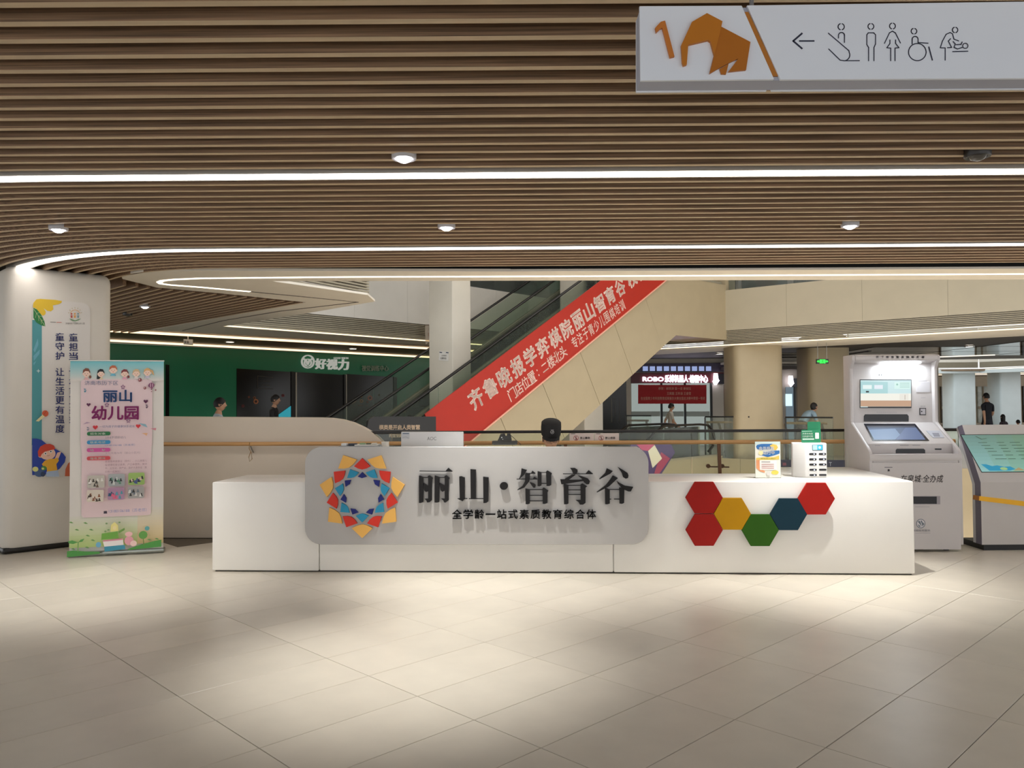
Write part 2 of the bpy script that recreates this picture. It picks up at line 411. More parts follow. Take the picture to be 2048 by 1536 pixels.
# ---- mirror-polished ceiling panels on the east side
MIRR = M('#8f8a84', .06, 1, noise=(2, .05))
ec = struct('ceiling', MB().prism([fl(1340, 708, 3.05) - e3 * .95, fl(2048, 672, 3.05) + e3 * .4, V((24, 12, 3.05)), V((30, 27.6, 3.05)), V((-1, 33, 3.05))], (0, 0, .1)), M('#3a342e', .6))
for k, (x0, x1, y0, y1) in enumerate([(x, x + 2.9, y, y + 2.2) for x in (4.2, 7.2, 10.2, 13.2, 16.2) for y in (20.2, 22.5, 24.8)]):
    if min((V((x, y, 0)) - ga).dot(-en) for x in (x0, x1) for y in (y0, y1)) < 2.0: continue
    obj('ceiling_panel', MB().aab(x0, x1, y0, y1, 3.035, 3.049), MIRR, ec)
for a, b in ((1500, 1655), (1655, 1740), (1745, 1850), (1850, 1990)):
    P = [fl(a, 722 - (a % 3) * 4, 3.05), fl(b, 701 + (b % 4) * 4, 3.05)]
    P = [V((p.x, p.y, 3.02)) for p in P]
    obj('ceiling_track', MB().sweep(P, [(-.05, 0), (.05, 0), (.05, .03), (-.05, .03)]), E_('#fff2dc', 1.6) if a in (1500, 1850) else M('#2b2622', .5), ec)

# ---- pillars of the atrium
def pillar(n, c, a, b, z0, z1, mat, r=.06, base=None):
    w = struct(n, MB().prism([V(c) + ZH * z0, V(c) + a + ZH * z0, V(c) + a + b + ZH * z0, V(c) + b + ZH * z0], ZH * (z1 - z0)), mat, bevel=r, seg=3)
    return w
EP = fl(1452, 679, 3.22); EPw = lambda w: EP + AD * w
def ew(x, y, w): return pl(x, y, EPw(w), AD)
PILW = M('#d3cbbb', .6, noise=(2, .03))
for k, (x0, x1) in enumerate(((905, 942), (1168, 1205))):
    c = ew(x0, 700, 1.32); s = (ew(x1, 700, 1.32) - c).length; c = V((c.x, c.y, 0))
    pillar('wall_pillar', c, BD * s, AD * .78, -4.6, 8.2, PILW, .02)
for k, (x0, x1, y0, Y, dep) in enumerate(((1470, 1570, 922, 21.4, 1.3), (1620, 1705, 922, 22.6, 1.2))):
    a = at(x0, 800, Y); b = at(x1, 800, Y)
    pillar('wall_pillar', V((a.x, Y, 0)), V((b.x - a.x, 0, 0)), V((0, dep, 0)), -.4, 3.45, CREAM, .22)
PALE = M('#c9d3d6', .5, noise=(2, .03))
for k, (x0, x1) in enumerate(((1908, 1953), (2001, 2044), (2100, 2150))):
    a = at(x0, 800, 41.5); b = at(x1, 800, 41.5)
    pillar('wall_pillar', V((a.x, 41.5, 0)), V((b.x - a.x, 0, 0)), V((0, 1.2, 0)), 0, 3.05, PALE, .1)
# far hall fascia, behind the second atrium
fh = [at(x, y, 41.0) for x, y in ((1700, 712), (1958, 712), (1958, 735)) ]
pA = at(1700, 750, 41); pB = at(1958, 750, 41); pC = at(2160, 765, 38)
for n, a, b in (('far_hall', V((pA.x, 41, 0)), V((pB.x, 41, 0))), ('far_hall_side', V((pB.x, 41, 0)), V((pC.x, 37, 0)))):
    w, a_, d_, n_, L_ = fascia(n, a, b, up=5.2, warm='#fff4e0', panels=4)
    obj('wall_ledge', MB().box(a_ + ZH * 2.9 - n_ * .6, d_ * L_, n_ * .62, ZH * .17), PALE, w)
struct('ceiling', MB().prism([(20, 41.2, 3.0), (40, 39, 3.0), (44, 54, 3.0), (16, 54, 3.0)], (0, 0, .1)), M('#7d6a55', .5, noise=(4, .2)))
fw = struct('wall_far', MB().aab(10, 46, 50, 50.3, 0, 3.1), M('#d9cdb8', .6, noise=(3, .05)))
for k, (x0, x1, c) in enumerate(((1882, 1908, '#4a4336'), (1955, 1975, '#b9c2bb'), (2046, 2075, '#2c2a28'))):
    a = at(x0, 800, 49.9); b = at(x1, 800, 49.9)
    f_ = obj('shop_window', MB().aab(a.x, b.x, 49.85, 49.99, .1, 2.35), M(c, .2, noise=(3, .3)), fw)
    obj('window_bar', MB().aab(a.x, b.x, 49.82, 49.86, .95, 1.12), M('#a39a86', .5), f_)
    obj('window_bar', MB().aab((a.x + b.x) / 2 - .05, (a.x + b.x) / 2 + .05, 49.82, 49.86, .1, 2.35), M('#8d846f', .5), f_)
for y, z in ((43.5, 2.98), (46, 2.98)):
    obj('led_strip', MB().aab(17, 40, y, y + .15, z - .02, z), E_('#ffe8c8', 3), fw)
struct('wall_back', MB().aab(-40, 3, 33, 33.3, 0, 8), M('#a39884', .7))

# ================================================================== LEFT PILLAR, ITS POSTER, PULL-UP BANNER
pf = fl(6, 1110); PS = 1.07
lp = struct('wall_pillar', MB().prism([V((pf.x, pf.y, 0)), V((pf.x, pf.y, 0)) + BD * PS, V((pf.x, pf.y, 0)) + BD * PS + AD * PS, V((pf.x, pf.y, 0)) + AD * PS], ZH * 3.06), WALLW, bevel=.10, seg=5)
g = .004
struct('baseboard_left', MB().prism([pf - BD * g - AD * g, pf + BD * (PS + g) - AD * g, pf + BD * (PS + g) + AD * (PS + g), pf - BD * g + AD * (PS + g)], ZH * .065), M('#1a1713', .4), bevel=.10, seg=5)
PM, PN = plane(pf, AD)
P2 = lambda x, y: PM(x, y)
pc = [P2(x, y) for x, y in ((64, 598), (180, 604), (62, 955))]
wp = (pc[1] - pc[0]).dot(BD); hp = pc[0].z - pc[2].z
pb = pc[0]; pw = thing('wall_poster', 'white rounded wall poster with blue slogan and a cartoon boy, on the left pillar', 'poster', V((pb.x, pb.y, pb.z - hp)))
def pq(u, v): return V((pb.x, pb.y, pb.z)) + BD * u - ZH * v
obj('poster_board', MB().prism([pq(*q) for q in rr(0, 0, wp, hp, .09)], PN * .012), M('#dfdad3', .4, noise=(3, .02)), pw)
A = Art(PM, PN, .0135)
A.p('#4f9aa0', [(64, 640), (83, 641), (83, 890), (63, 890)])
for q in ([(66, 700), (75, 677), (76, 690), (69, 705)], [(66, 712), (79, 699), (78, 708), (67, 722)], [(66, 726), (72, 722), (67, 731)]): A.p('#6fb0c0', q)
A.p('#cfe4e2', star(76, 742, 4.5, 1.5, 4))
A.p('#e5bf2c', [(65, 615), (66, 606), (72, 599), (80, 598), (110, 600), (123, 602), (122, 606), (116, 609), (105, 611), (106, 619), (101, 623), (94, 622), (87, 617), (91, 624), (90, 629), (85, 632), (78, 626), (71, 617)])
A.p('#1f7a3c', [(66, 616), (73, 619), (82, 630), (88, 643), (90, 653), (82, 651), (72, 645), (66, 636)])
A.line('#cfd8a4', [(67, 619), (76, 632), (89, 652)], .7)
for a, b in (((72, 627), (70, 636)), ((72, 627), (79, 625)), ((76, 632), (77, 642)), ((76, 632), (83, 633)), ((81, 640), (82, 648)), ((81, 640), (86, 641))): A.line('#cfd8a4', [a, b], .5)
A.line('#8d8a80', [(100, 644.3), (110.5, 644.6)], 1.3); A.line('#d58b80', [(112.5, 644.8), (122, 645)], 1.3)
for t in range(7): A.line('#b0a05e', [(149 + 12 * math.cos(-2.9 + t * .44), 629 + 12 * math.sin(-2.9 + t * .44)), (149 + 14 * math.cos(-2.9 + t * .44), 629 + 14 * math.sin(-2.9 + t * .44))], .8)
A.line('#e0a75e', [(140, 626), (143, 622), (149, 620), (155, 622), (159, 627)], .9)
for x, c in ((142, '#c0564a'), (148.5, '#e0a050'), (155, '#7fa0a8')): A.p(c, ell(x, 628, 1.8)); A.p(c, [(x - 2, 631), (x + 2, 631), (x + 1.5, 636), (x - 1.5, 636)])
A.p('#6f9a6a', [(137, 637), (143, 639), (149, 641), (149, 643), (142, 641)]); A.p('#6f9a6a', [(161, 637.5), (155, 639), (149, 641), (149, 643), (156, 641)])
A.t('#55514a', '济南市历下区丽山幼儿园', 130, 645.3, 168, 649)
for q in (((114, 666), '童守护'), ((114, 736), '让生活更有温度'), ((141, 667), '童担当'), ((141, 736), '让城市更美好')):
    x0, y0 = q[0]
    for i, ch in enumerate(q[1]): A.t('#1d2f7c' , ch, x0 - 4.5, y0 + i * 18.9, x0 + 13.5, y0 + i * 18.9 + 16, .016)
A.p('#d8603a', ell(89, 827, 6.4, 6.4)); A.p('#e6dca6', [(84, 829), (88, 833), (76, 843), (70, 842)]); A.line('#a34a2c', [(85, 831), (91, 822)], .8)
blob = [(63, 877), (72, 877), (82, 880), (92, 888), (108, 897), (124, 906), (130, 914), (128, 924), (118, 937), (100, 948), (63, 950)]
A.p('#2440a0', blob)
A.p('#f0c5ae', ell(79, 911, 4)); A.p('#f0c5ae', ell(93.5, 907, 16, 12.5)); A.p('#f0c5ae', [(107, 919), (113, 905), (121, 903), (117, 913), (112, 924)])
A.p('#d2452f', [(75, 912), (74, 903), (79, 893), (88, 888), (98, 887.5), (106, 891), (109, 898), (100, 900), (88, 903), (82, 908), (79, 914)])
for x, y in ((89.3, 907), (100, 903)): A.p('#ffffff', ell(x, y, 2.6)); A.p('#2a1c18', ell(x, y, 1.5))
A.line('#a4604c', [(92.5, 911), (95, 911.5), (97.5, 910)], .7)
A.p('#e6ac32', [(82, 928), (88, 921), (97, 918), (107, 917), (114, 915), (116, 921), (111, 928), (113, 940), (92, 944), (92, 935), (86, 934)])
A.p('#aebfd6', [(91, 943), (114, 940), (117, 953), (90, 953)])
A.p('#46608c', ell(77, 946, 10, 7.5)); A.p('#4a8a44', ell(86, 936, 5.5, 4.5)); A.p('#d9d88a', ell(69, 938, 6, 5)); A.p('#d9d88a', ell(84, 937, 2.6, 2.2)); A.p('#2f3f60', ell(84, 948, 4.6, 5))
A.p('#c2603c', [(128, 952), (129, 938), (134, 927), (139, 922), (139, 952)])
A.done('printed_artwork', pw)
# the neighbouring poster on the other face of the pillar: only its edge shows
# pull-up banner
ba = fl(136, 1114.5); bb = fl(329, 1104.5); bdir = (bb - ba).normalized(); bnn = V((bdir.y, -bdir.x, 0))
BMp, BN = plane(ba, bnn); bw = (bb - ba).length
bt = (BMp(140, 723).z + BMp(330, 722.5).z) / 2
ban = thing('pull_up_banner', 'tall pink kindergarten pull-up banner with cartoon children, standing before the left pillar', 'banner', ba + bdir * bw / 2)
def bq(u, z, n=0.0): return ba + bdir * u + ZH * z + BN * n
obj('sheet', MB().prism([bq(.012, .045, -.004), bq(bw - .012, .045, -.004), bq(bw - .012, bt, -.004), bq(.012, bt, -.004)], BN * .003), M('#e2ddd6', .45, noise=(2, .02)), ban)
obj('base', MB().prism([bq(0, 0, .03), bq(bw, 0, .03), bq(bw, 0, -.07), bq(0, 0, -.07)], ZH * .05), M('#9fa39c', .3, .8, noise=(9, .05)), ban, bevel=.012)
obj('top_rail', MB().prism([bq(.008, bt, .006), bq(bw - .008, bt, .006), bq(bw - .008, bt, -.012), bq(.008, bt, -.012)], ZH * .014), M('#d5d5cd', .3, .6), ban, bevel=.003)
obj('support_pole', MB().tube([bq(bw / 2, .05, -.04), bq(bw / 2, bt - .03, -.03)], .01), M('#8f8f8c', .3, 1), ban)
A = Art(BMp, BN, .0004)
def bpx(u, v):   # unit square of the sheet -> pixel-free mapping
    return bq(.012 + u * (bw - .024), .045 + (1 - v) * (bt - .045))
A.f = bpx
# crop coordinates: first crop 8.086 px per px from (130,710); second 4.388 from (0,800)
def c1(x, y): return ((x / 8.086 + 130 - 141) / 189, (y / 8.086 + 710 - 723) / 382)
def c2(x, y): return ((x / 4.388 - 138) / 191.5, (y / 4.388 + 800 - 723) / 383)
def P1(m, pts): A.p(m, [c1(*q) for q in pts])
def Q2(m, pts): A.p(m, [c2(*q) for q in pts])
def T1(m, s, x0, y0, x1, y1, b=0): A.t(m, s, *c1(x0, y0), *c1(x1, y1), b)
def T2(m, s, x0, y0, x1, y1, b=0): A.t(m, s, *c2(x0, y0), *c2(x1, y1), b)
for i in range(14):
    k = i / 13; mix = lambda a, b: '#%02x%02x%02x' % tuple(int(a[j] + (b[j] - a[j]) * k) for j in range(3))
    A.p(mix((126, 200, 208), (226, 221, 214)), [(0, .0 + i * .0075), (1, i * .0075), (1, (i + 1) * .0075), (0, (i + 1) * .0075)])
    A.p(mix((226, 221, 214), (206, 224, 150) if i < 9 else (200, 220, 140)), [(0, .80 + i * .0125), (.72, .80 + i * .0125), (.72, .80 + (i + 1) * .0125), (0, .80 + (i + 1) * .0125)])
    A.p(mix((226, 221, 208), (232, 205, 150)), [(.72, .78 + i * .0135), (1, .78 + i * .0135), (1, .78 + (i + 1) * .0135), (.72, .78 + (i + 1) * .0135)])
Q2('#e8cfd2', rr(712, 90, 1335, 1040, 30)); P1('#e8cfd2', rr(262, 400, 1430, 1536, 60))
A.l += .0003
def face(cx, cy, w, h, hair, top, style):
    P1('#f0cdb8', ell(cx - w * .95, cy + h * .2, w * .22, h * .22, 8)); P1('#f0cdb8', ell(cx + w * .95, cy + h * .2, w * .22, h * .22, 8))
    P1(top, [(cx - w * .8, cy + h * 1.6), (cx - w * .3, cy + h * .9), (cx + w * .3, cy + h * .9), (cx + w * .8, cy + h * 1.6)])
    if style == 1: P1(hair, [(cx - w * 1.2, cy + h * 1.5), (cx - w, cy - h * .4), (cx - w * .3, cy - h * 1.15), (cx + w * .5, cy - h * 1.1), (cx + w * .95, cy - h * .2), (cx, cy + h), (cx - w * .5, cy + h * 1.5)])
    if style == 2: P1(hair, [(cx + w * .5, cy - h * .9), (cx + w * 1.6, cy - h * .5), (cx + w * 2, cy + h * .9), (cx + w * 1.5, cy + h * .5), (cx + w * 1.1, cy - h * .2)])
    if style == 3: P1(hair, ell(cx + w * 1.05, cy + h * .9, w * .35, h * .4, 8))
    P1('#f3d3c0', ell(cx, cy, w, h, 18))
    P1(hair, [(cx - w * 1.02, cy + h * .05), (cx - w * .9, cy - h * .75), (cx - w * .2, cy - h * 1.2), (cx + w * .6, cy - h * 1.1), (cx + w * 1.05, cy - h * .35), (cx + w, cy + h * .1), (cx + w * .6, cy - h * .45), (cx - w * .3, cy - h * .5)])
    for sx in (-.38, .38): P1('#4a3a36', ell(cx + sx * w, cy + h * .12, w * .09, h * .1, 6))
    P1('#c8665a', ell(cx, cy + h * .55, w * .16, h * .1, 8))
face(352, 300, 58, 68, '#7d4a38', '#e8b8b4', 3); face(585, 305, 55, 62, '#1d1c22', '#e8d3b0', 1); face(785, 245, 62, 62, '#c06a48', '#6fb6cc', 0)
face(975, 305, 58, 60, '#7a3438', '#e8a8bc', 3); face(1165, 300, 58, 58, '#d2b48c', '#e8dcd8', 0); face(1350, 285, 58, 60, '#d8aa70', '#cfc6d8', 2)
T1('#56698a', '济南市历下区', 330, 425, 870, 495)
T1('#4a6fa8', '丽山', 620, 572, 1100, 775, .03); T1('#b2448c', '幼儿园', 440, 830, 1212, 1066, .03)
for x, y in ((950, 528), (690, 820), (1040, 1080)):
    s_ = star(x, y, 34, 18); A.line('#a77f9c', [c1(*q) for q in s_ + s_[:1]], .006)
for x, y, s_, c in ((395, 812, 34, '#5a1f48'), (1326, 765, 38, '#5a1f48'), (505, 1180, 42, '#d0303a'), (1203, 1170, 40, '#d0303a')): P1(c, [(x + (px_ - x) * 2.0, y + (py_ - y) * 2.0) for px_, py_ in heart(x, y, s_)])
for k in range(5): P1('#7d3f66' if k % 2 == 0 else '#e0a8b8', [(1360 + k * 22, 500 - abs(k - 2) * -6), (1382 + k * 22, 470 + abs(k - 2) * 8), (1440, 555), (1425, 560)])
P1('#7d3f66', ell(1420, 500, 50, 44, 14)); P1('#caa0b4', ell(1405, 500, 10, 40, 10)); P1('#caa0b4', ell(1440, 500, 9, 38, 10)); P1('#5f3346', rr(1410, 555, 1432, 572, 4, 2))
for x, y, r_ in ((1230, 410, 32), (1312, 545, 24), (1490, 577, 14), (1422, 602, 9)): P1('#8a4a50', ell(x, y, r_, r_, 10)); P1('#e4c0c0', ell(x - r_ * .3, y - r_ * .2, r_ * .3, r_ * .5, 8))
for x, y, c in ((340, 580, '#5f93a8'), (1345, 845, '#6a5468'), (390, 1200, '#8f8a98')):
    P1(c, [(x - 22, y - 30), (x + 20, y - 22), (x + 4, y - 4), (x - 14, y - 8)]); P1(c, [(x - 20, y + 6), (x + 26, y - 4), (x + 10, y + 30), (x - 8, y + 36)])
P1('#8fb6c4', [(1210, 1120), (1330, 1140), (1360, 1195), (1290, 1170)]); P1('#b99ab0', [(310, 1130), (370, 1090), (430, 1105), (360, 1120)])
P1('#d98a96', [(1405, 1215), (1505, 1205), (1495, 1245), (1450, 1228)]); P1('#e8b48a', [(1265, 1285), (1362, 1285), (1345, 1332), (1310, 1308)])
T1('#6a6f9c', '一切为孩子的健康快乐成长', 575, 1150, 1150, 1190)
for y, c, s_ in ((303, '#1f7040', '招生对象'), (379, '#3a8fc0', '联系电话'), (447, '#d0559c', '地　　址'), (520, '#d24a52', '报名资料')):
    Q2(c, rr(763, y - 17, 971, y + 17, 16)); T2('#e8ece0', s_, 790, y - 10, 928, y + 11, .02)
T2('#8a7a8c', '2.5-6岁适龄幼儿', 925, 327, 1110, 348); T2('#8f8fb4', '13180106188（苏老师）', 925, 397, 1190, 417)
T2('#b39aa6', '文化东路76号（丽山小区内）', 925, 467, 1240, 487)
for i, s_ in enumerate(('疫苗接种健康证（原件）、小儿保健儿', '童健康检查记录表、户口本原件、复印', '件、出生证、房产证，监护人身份证（复', '印件一式两份）')): T2('#b08a96', s_, 925, 540 + i * 30, 1300 if i < 3 else 1060, 560 + i * 30)
ph = (((770, 670, 922, 780), '#c9c3b8', ('#4a4640', '#efece6', '#6b5648')), ((955, 662, 1103, 770), '#a9aeb0', ('#2f3a3c', '#5f8f78', '#d8dcd8')), ((1135, 655, 1282, 763), '#9fc06a', ('#20242c', '#4a5a90', '#e2c8b8')),
      ((770, 795, 918, 900), '#ded3c4', ('#4a3a30', '#8f5a3a', '#f0e6da')), ((955, 780, 1103, 888), '#b08aa6', ('#2f5a7a', '#e86a8a', '#4aa0b0')), ((1135, 775, 1282, 880), '#a9a6a4', ('#2a2a2c', '#e6e4e0', '#6f7a84')))
for (x0, y0, x1, y1), bg, cc in ph:
    Q2(bg, rr(x0, y0, x1, y1, 14, 3))
    for i in range(11):
        cx = x0 + 14 + random.random() * (x1 - x0 - 34); cy = y0 + 30 + random.random() * (y1 - y0 - 52); c = cc[i % 3]
        Q2(c, ell(cx, cy, 7, 8, 7)); Q2(c, [(cx - 12, cy + 19), (cx - 7, cy + 6), (cx + 8, cy + 6), (cx + 13, cy + 19)])
T2('#8f93c0', '13180106188（苏老师）', 968, 968, 1305, 1000)
Q2('#3a3040', [(920, 1000), (925, 990), (950, 990), (956, 1000), (950, 1004), (926, 1004)]); Q2('#3a3040', ell(938, 986, 18, 5, 10))
# the meadow with the stack of books at the foot
Q2('#4f9a48', [(606, 1316), (660, 1312), (760, 1325), (890, 1335), (890, 1352), (604, 1368)]); Q2('#4f9a48', [(1140, 1322), (1260, 1288), (1380, 1262), (1440, 1255), (1440, 1318), (1140, 1332)])
Q2('#5aa050', [(610, 1232), (650, 1224), (700, 1243), (660, 1256), (625, 1250)]); Q2('#5aa050', [(705, 1243), (722, 1222), (756, 1214), (738, 1240)]); A.line('#7fae62', [c2(702, 1245), c2(700, 1316)], .012)
for x, y in ((640, 1070), (690, 1135), (765, 1080), (815, 1140), (785, 1190), (830, 1232), (660, 1300), (780, 1292), (1330, 1250), (1400, 1246)): Q2('#6f9f58', [(x - 20, y - 4), (x, y - 9), (x + 22, y + 6), (x, y + 6)])
Q2('#3f93ae', [(930, 1292), (1110, 1284), (1118, 1322), (934, 1336)]); Q2('#efe6e4', [(916, 1236), (1095, 1228), (1100, 1284), (930, 1292)]); Q2('#d98a9c', [(916, 1236), (1095, 1228), (1096, 1240), (918, 1248)])
Q2('#6fa845', [(908, 1176), (1050, 1163), (1056, 1222), (904, 1230)]); Q2('#e8dc8c', [(990, 1105), (1020, 1080), (1052, 1112), (1054, 1160), (984, 1165)]); Q2('#f0e0a8', ell(1020, 1132, 16, 18, 10))
Q2('#6fb0d0', ell(880, 1272, 24, 24, 10)); Q2('#e6a3ae', ell(1150, 1250, 42, 40, 12)); Q2('#f2cfc8', ell(1190, 1275, 30, 26, 12)); Q2('#f0bcbc', ell(1148, 1192, 34, 22, 12)); Q2('#62a04c', ell(1276, 1205, 40, 36, 12)); Q2('#5fa6a8', ell(1312, 1148, 22, 20, 10))
A.line('#7a8f4a', [c2(1278, 1240), c2(1282, 1290)], .01); A.line('#6f9a4a', [c2(1060, 1170), c2(1108, 1145)], .012)
for x, y in ((950, 1090), (968, 1146), (940, 1158), (1065, 1085)): Q2('#7fa06a', ell(x, y, 10, 8, 8))
A.done('printed_artwork', ban)

# ================================================================== PARAPET AND GLASS RAILING BEHIND THE DESK
PV = 1.83
prof = [(222, 831), (330, 833), (500, 834.3), (640, 835), (662, 836), (684, 839), (705, 845), (725, 854), (742, 864), (756, 875), (766, 885), (776, 897), (784, 912)]
pp = [pl(x, y, F0 + VH * PV, VH) for x, y in prof]
pts = [V((pp[0].x, pp[0].y, 0))] + pp + [V((pp[-1].x, pp[-1].y, 0))]
par = thing('parapet', 'solid cream curved-top parapet wall ending in a slide-like slope beside the glass railing', 'parapet', pl(450, 1075, F0 + VH * PV, VH))
par.location.z = 0
obj('wall_body', MB().prism(pts, VH * .13), M('#d5c9b8', .5, noise=(2.5, .03)), par, bevel=.012)
rl0 = uu(226, 900, PV) ; rl1 = uu(770, 885, PV)
RV = PV - .06
hr = thing('handrail', 'long round wooden handrail running along the parapet and the glass railing', 'handrail', D(1.5, RV, 0)); hr.location.z = .9
RZ = zz(1000, 886, RV)
obj('rail', MB().tube([D(rl0, RV, RZ + .004), D(1, RV, RZ), D(3.5, RV, RZ), D(7.6, RV, RZ)], .024, 10), WOODRAIL, hr, smooth=True)
for x in (505,):
    u = uu(x, 890, PV); obj('bracket', MB().tube([D(u, RV, RZ - .02), D(u + .01, RV + .01, RZ - .06), D(u + .012, PV - .003, RZ - .1)], .008), STEEL, hr, smooth=True)
u = uu(505, 900, PV)
st = tag(obj('string_loop', MB().tube([D(u, RV - .03, RZ + .02), D(u - .004, RV - .032, RZ - .05), D(u + .02, RV - .028, RZ - .1), D(u + .03, RV - .028, RZ - .17), D(u + .0, RV - .028, RZ - .2), D(u - .01, RV - .028, RZ - .15), D(u + .012, RV - .028, RZ - .09)], .004, 6), M('#a07d52', .8, noise=(30, .2)), smooth=True), 'brown string loop hanging from the wooden handrail left of the desk', 'string')
gr = thing('glass_railing', 'clear glass railing with a black top channel behind the reception desk', 'railing', D(4.5, PV, 0))
u0 = uu(690, 865, PV + .06); TZ = zz(1000, 864.6, PV + .06)
gu = [u0 + .55, 3.05, 4.75, 6.45, 7.7]
for a, b in zip(gu, gu[1:]): obj('glass_pane', MB().prism([D(a + .006, PV + .05, .03), D(b - .006, PV + .05, .03), D(b - .006, PV + .05, TZ), D(a + .006, PV + .05, TZ)], VH * .014), GLASS, gr)
obj('glass_pane', MB().prism([D(u0 + .28, PV + .05, .75), D(gu[0] - .006, PV + .05, .55), D(gu[0] - .006, PV + .05, TZ), D(u0 + .05, PV + .05, TZ)], VH * .014), GLASS, gr)
obj('top_channel', MB().prism([D(u0, PV + .035, TZ - .012), D(7.7, PV + .035, TZ - .012), D(7.7, PV + .08, TZ - .012), D(u0, PV + .08, TZ - .012)], ZH * .032), M('#17110d', .35), gr, bevel=.004)
for x in (1133, 1440, 1747):
    u = uu(x, 910, RV); p = thing
    post = obj('post', MB().prism([D(u - .02, RV - .012, .0), D(u + .02, RV - .012, .0), D(u + .015, RV - .012, .75), D(u + .008, RV - .012, RZ - .02), D(u - .03, RV - .012, RZ - .02), D(u - .022, RV - .012, .75)], VH * .03), M('#6a4a34', .4, .3), gr, bevel=.004)
    z = zz(x, 934, RV)
    obj('glass_clamp', MB().tube([D(u - .13, RV + .05, z), D(u + .11, RV + .05, z - .006)], .008).lathe(D(u - .125, RV + .03, z + .008), [(0, 0), (.024, 0), (.024, .03), (0, .03)], 12, ax=VH).lathe(D(u + .03, RV + .03, z + .008), [(0, 0), (.024, 0), (.024, .03), (0, .03)], 12, ax=VH), M('#5e4532', .35, .5), post, smooth=True)
for (x0, x1), s_, lab in (((1139, 1188), '禁止攀爬', 'left one of two white no-leaning stickers on the glass railing'), ((1189.5, 1238), '禁止倚靠', 'right one of two white no-leaning stickers on the glass railing')):
    f, n = plane(F0 + VH * (PV + .045), VH)
    t = thing('warning_sticker', lab, 'sticker', f((x0 + x1) / 2, 882), 'warning stickers on the glass railing')
    obj('sheet', MB().prism([f(x0, 866.3), f(x1, 866.3), f(x1, 883), f(x0, 883)], n * .003), M('#eadcd6', .5), t)
    a = Art(f, n, .004); c = x0 + 13
    a.p('#b03a3c', ell(c, 876, 5.2)); a.p('#eadcd6', ell(c, 876, 4.4)); a.p('#4a3030', ell(c, 873.6, .9)); a.line('#4a3030', [(c, 874.6), (c, 877), (c - 1.2, 879.6)], 1); a.line('#4a3030', [(c, 877), (c + 1.3, 879.6)], 1); a.line('#b03a3c', [(c - 3.2, 872.8), (c + 3.2, 879.2)], .9)
    a.t('#4a4444', s_, x0 + 21, 873.4, x0 + 41, 878.4, .02); a.line('#6a6464', [(x0 + 3, 867.6), (x0 + 11, 867.6)], 1.1); a.done('printed_text', t)

# ================================================================== RECEPTION DESK
desk = thing('reception_desk', 'long white reception desk with a grey logo panel and coloured hexagons', 'desk', D(DLEN / 2, .4, 0))
HL = .835; uA = uu(637.5); uB = uu(1227)
secs = [('desk_section', [(0, 0), (uA - .002, 0), (uA - .002, .76), (.03, .76)]),
        ('desk_section', [(uA + .002, .012), (uB - .0015, .012), (uB - .0015, .31), (uA + .002, .31)]),
        ('desk_section', [(uB + .0015, .004), (DLEN, .004), (DLEN, 1.56), (DLEN - .95, 1.56), (DLEN - .95, .80), (uB + .0015, .80)])]
for k, (n, q) in enumerate(secs):
    top = 1.135 if k == 1 else HL
    obj(n, MB().prism([D(u, v, .012) for u, v in q], ZH * (top - .012)), DESKW, desk, bevel=.012, seg=3)
obj('kick_plate', MB().prism([D(.02, .03, 0), D(DLEN - .02, .03, 0), D(DLEN - .02, .28, 0), D(.02, .28, 0)], ZH * .012), M('#3a352f', .6), desk)
obj('work_top', MB().prism([D(uA + .004, .315, .71), D(uB - .004, .315, .71), D(uB - .004, .92, .71), D(uA + .004, .92, .71)], ZH * .03), DESKW, desk, bevel=.004)
obj('leg_panel', MB().prism([D(uA + .004, .88, 0), D(uA + .03, .88, 0), D(uA + .03, .92, 0), D(uA + .004, .92, 0)], ZH * .71), DESKW, desk)
obj('leg_panel', MB().prism([D(uB - .03, .88, 0), D(uB - .004, .88, 0), D(uB - .004, .92, 0), D(uB - .03, .92, 0)], ZH * .71), DESKW, desk)
obj('raised_end', MB().prism([D(uu(1227) + .002, .012, HL + .001), D(uu(1283), .012, HL + .001), D(uu(1283), .30, HL + .001), D(uu(1227) + .002, .30, HL + .001)], ZH * .30), DESKW, desk, bevel=.008)
fp, fn = plane(F0 - VH * .052, VH)           # front face of the grey panel
panel = obj('sign_panel', MB().prism([fp(*q) for q in rr(610, 893.5, 1297, 1089, 33, 8)], VH * .038), M('#b3b0ad', .42, .25, noise=(3, .03)), desk, bevel=.003, seg=1)
obj('panel_standoff', MB().prism([fp(660, 930) + VH * .038, fp(1210, 930) + VH * .038, fp(1210, 1060) + VH * .038, fp(660, 1060) + VH * .038], VH * .024), M('#8a8884', .6), panel)
pf_, pn_ = plane(F0 - VH * .054, VH)
lift = -VH * .016
CHAR = M('#1e1d1e', .6, noise=(20, .08), spec=.2)
def ch1(q): return sc(q, 8.533, 820, 920)
def ch2(q): return sc(q, 7.877, 1030, 920)
hb = lambda x0, x1, y, h=9: [(x0, y - h / 2), (x1, y - h / 2), (x1, y + h / 2), (x0, y + h / 2)]
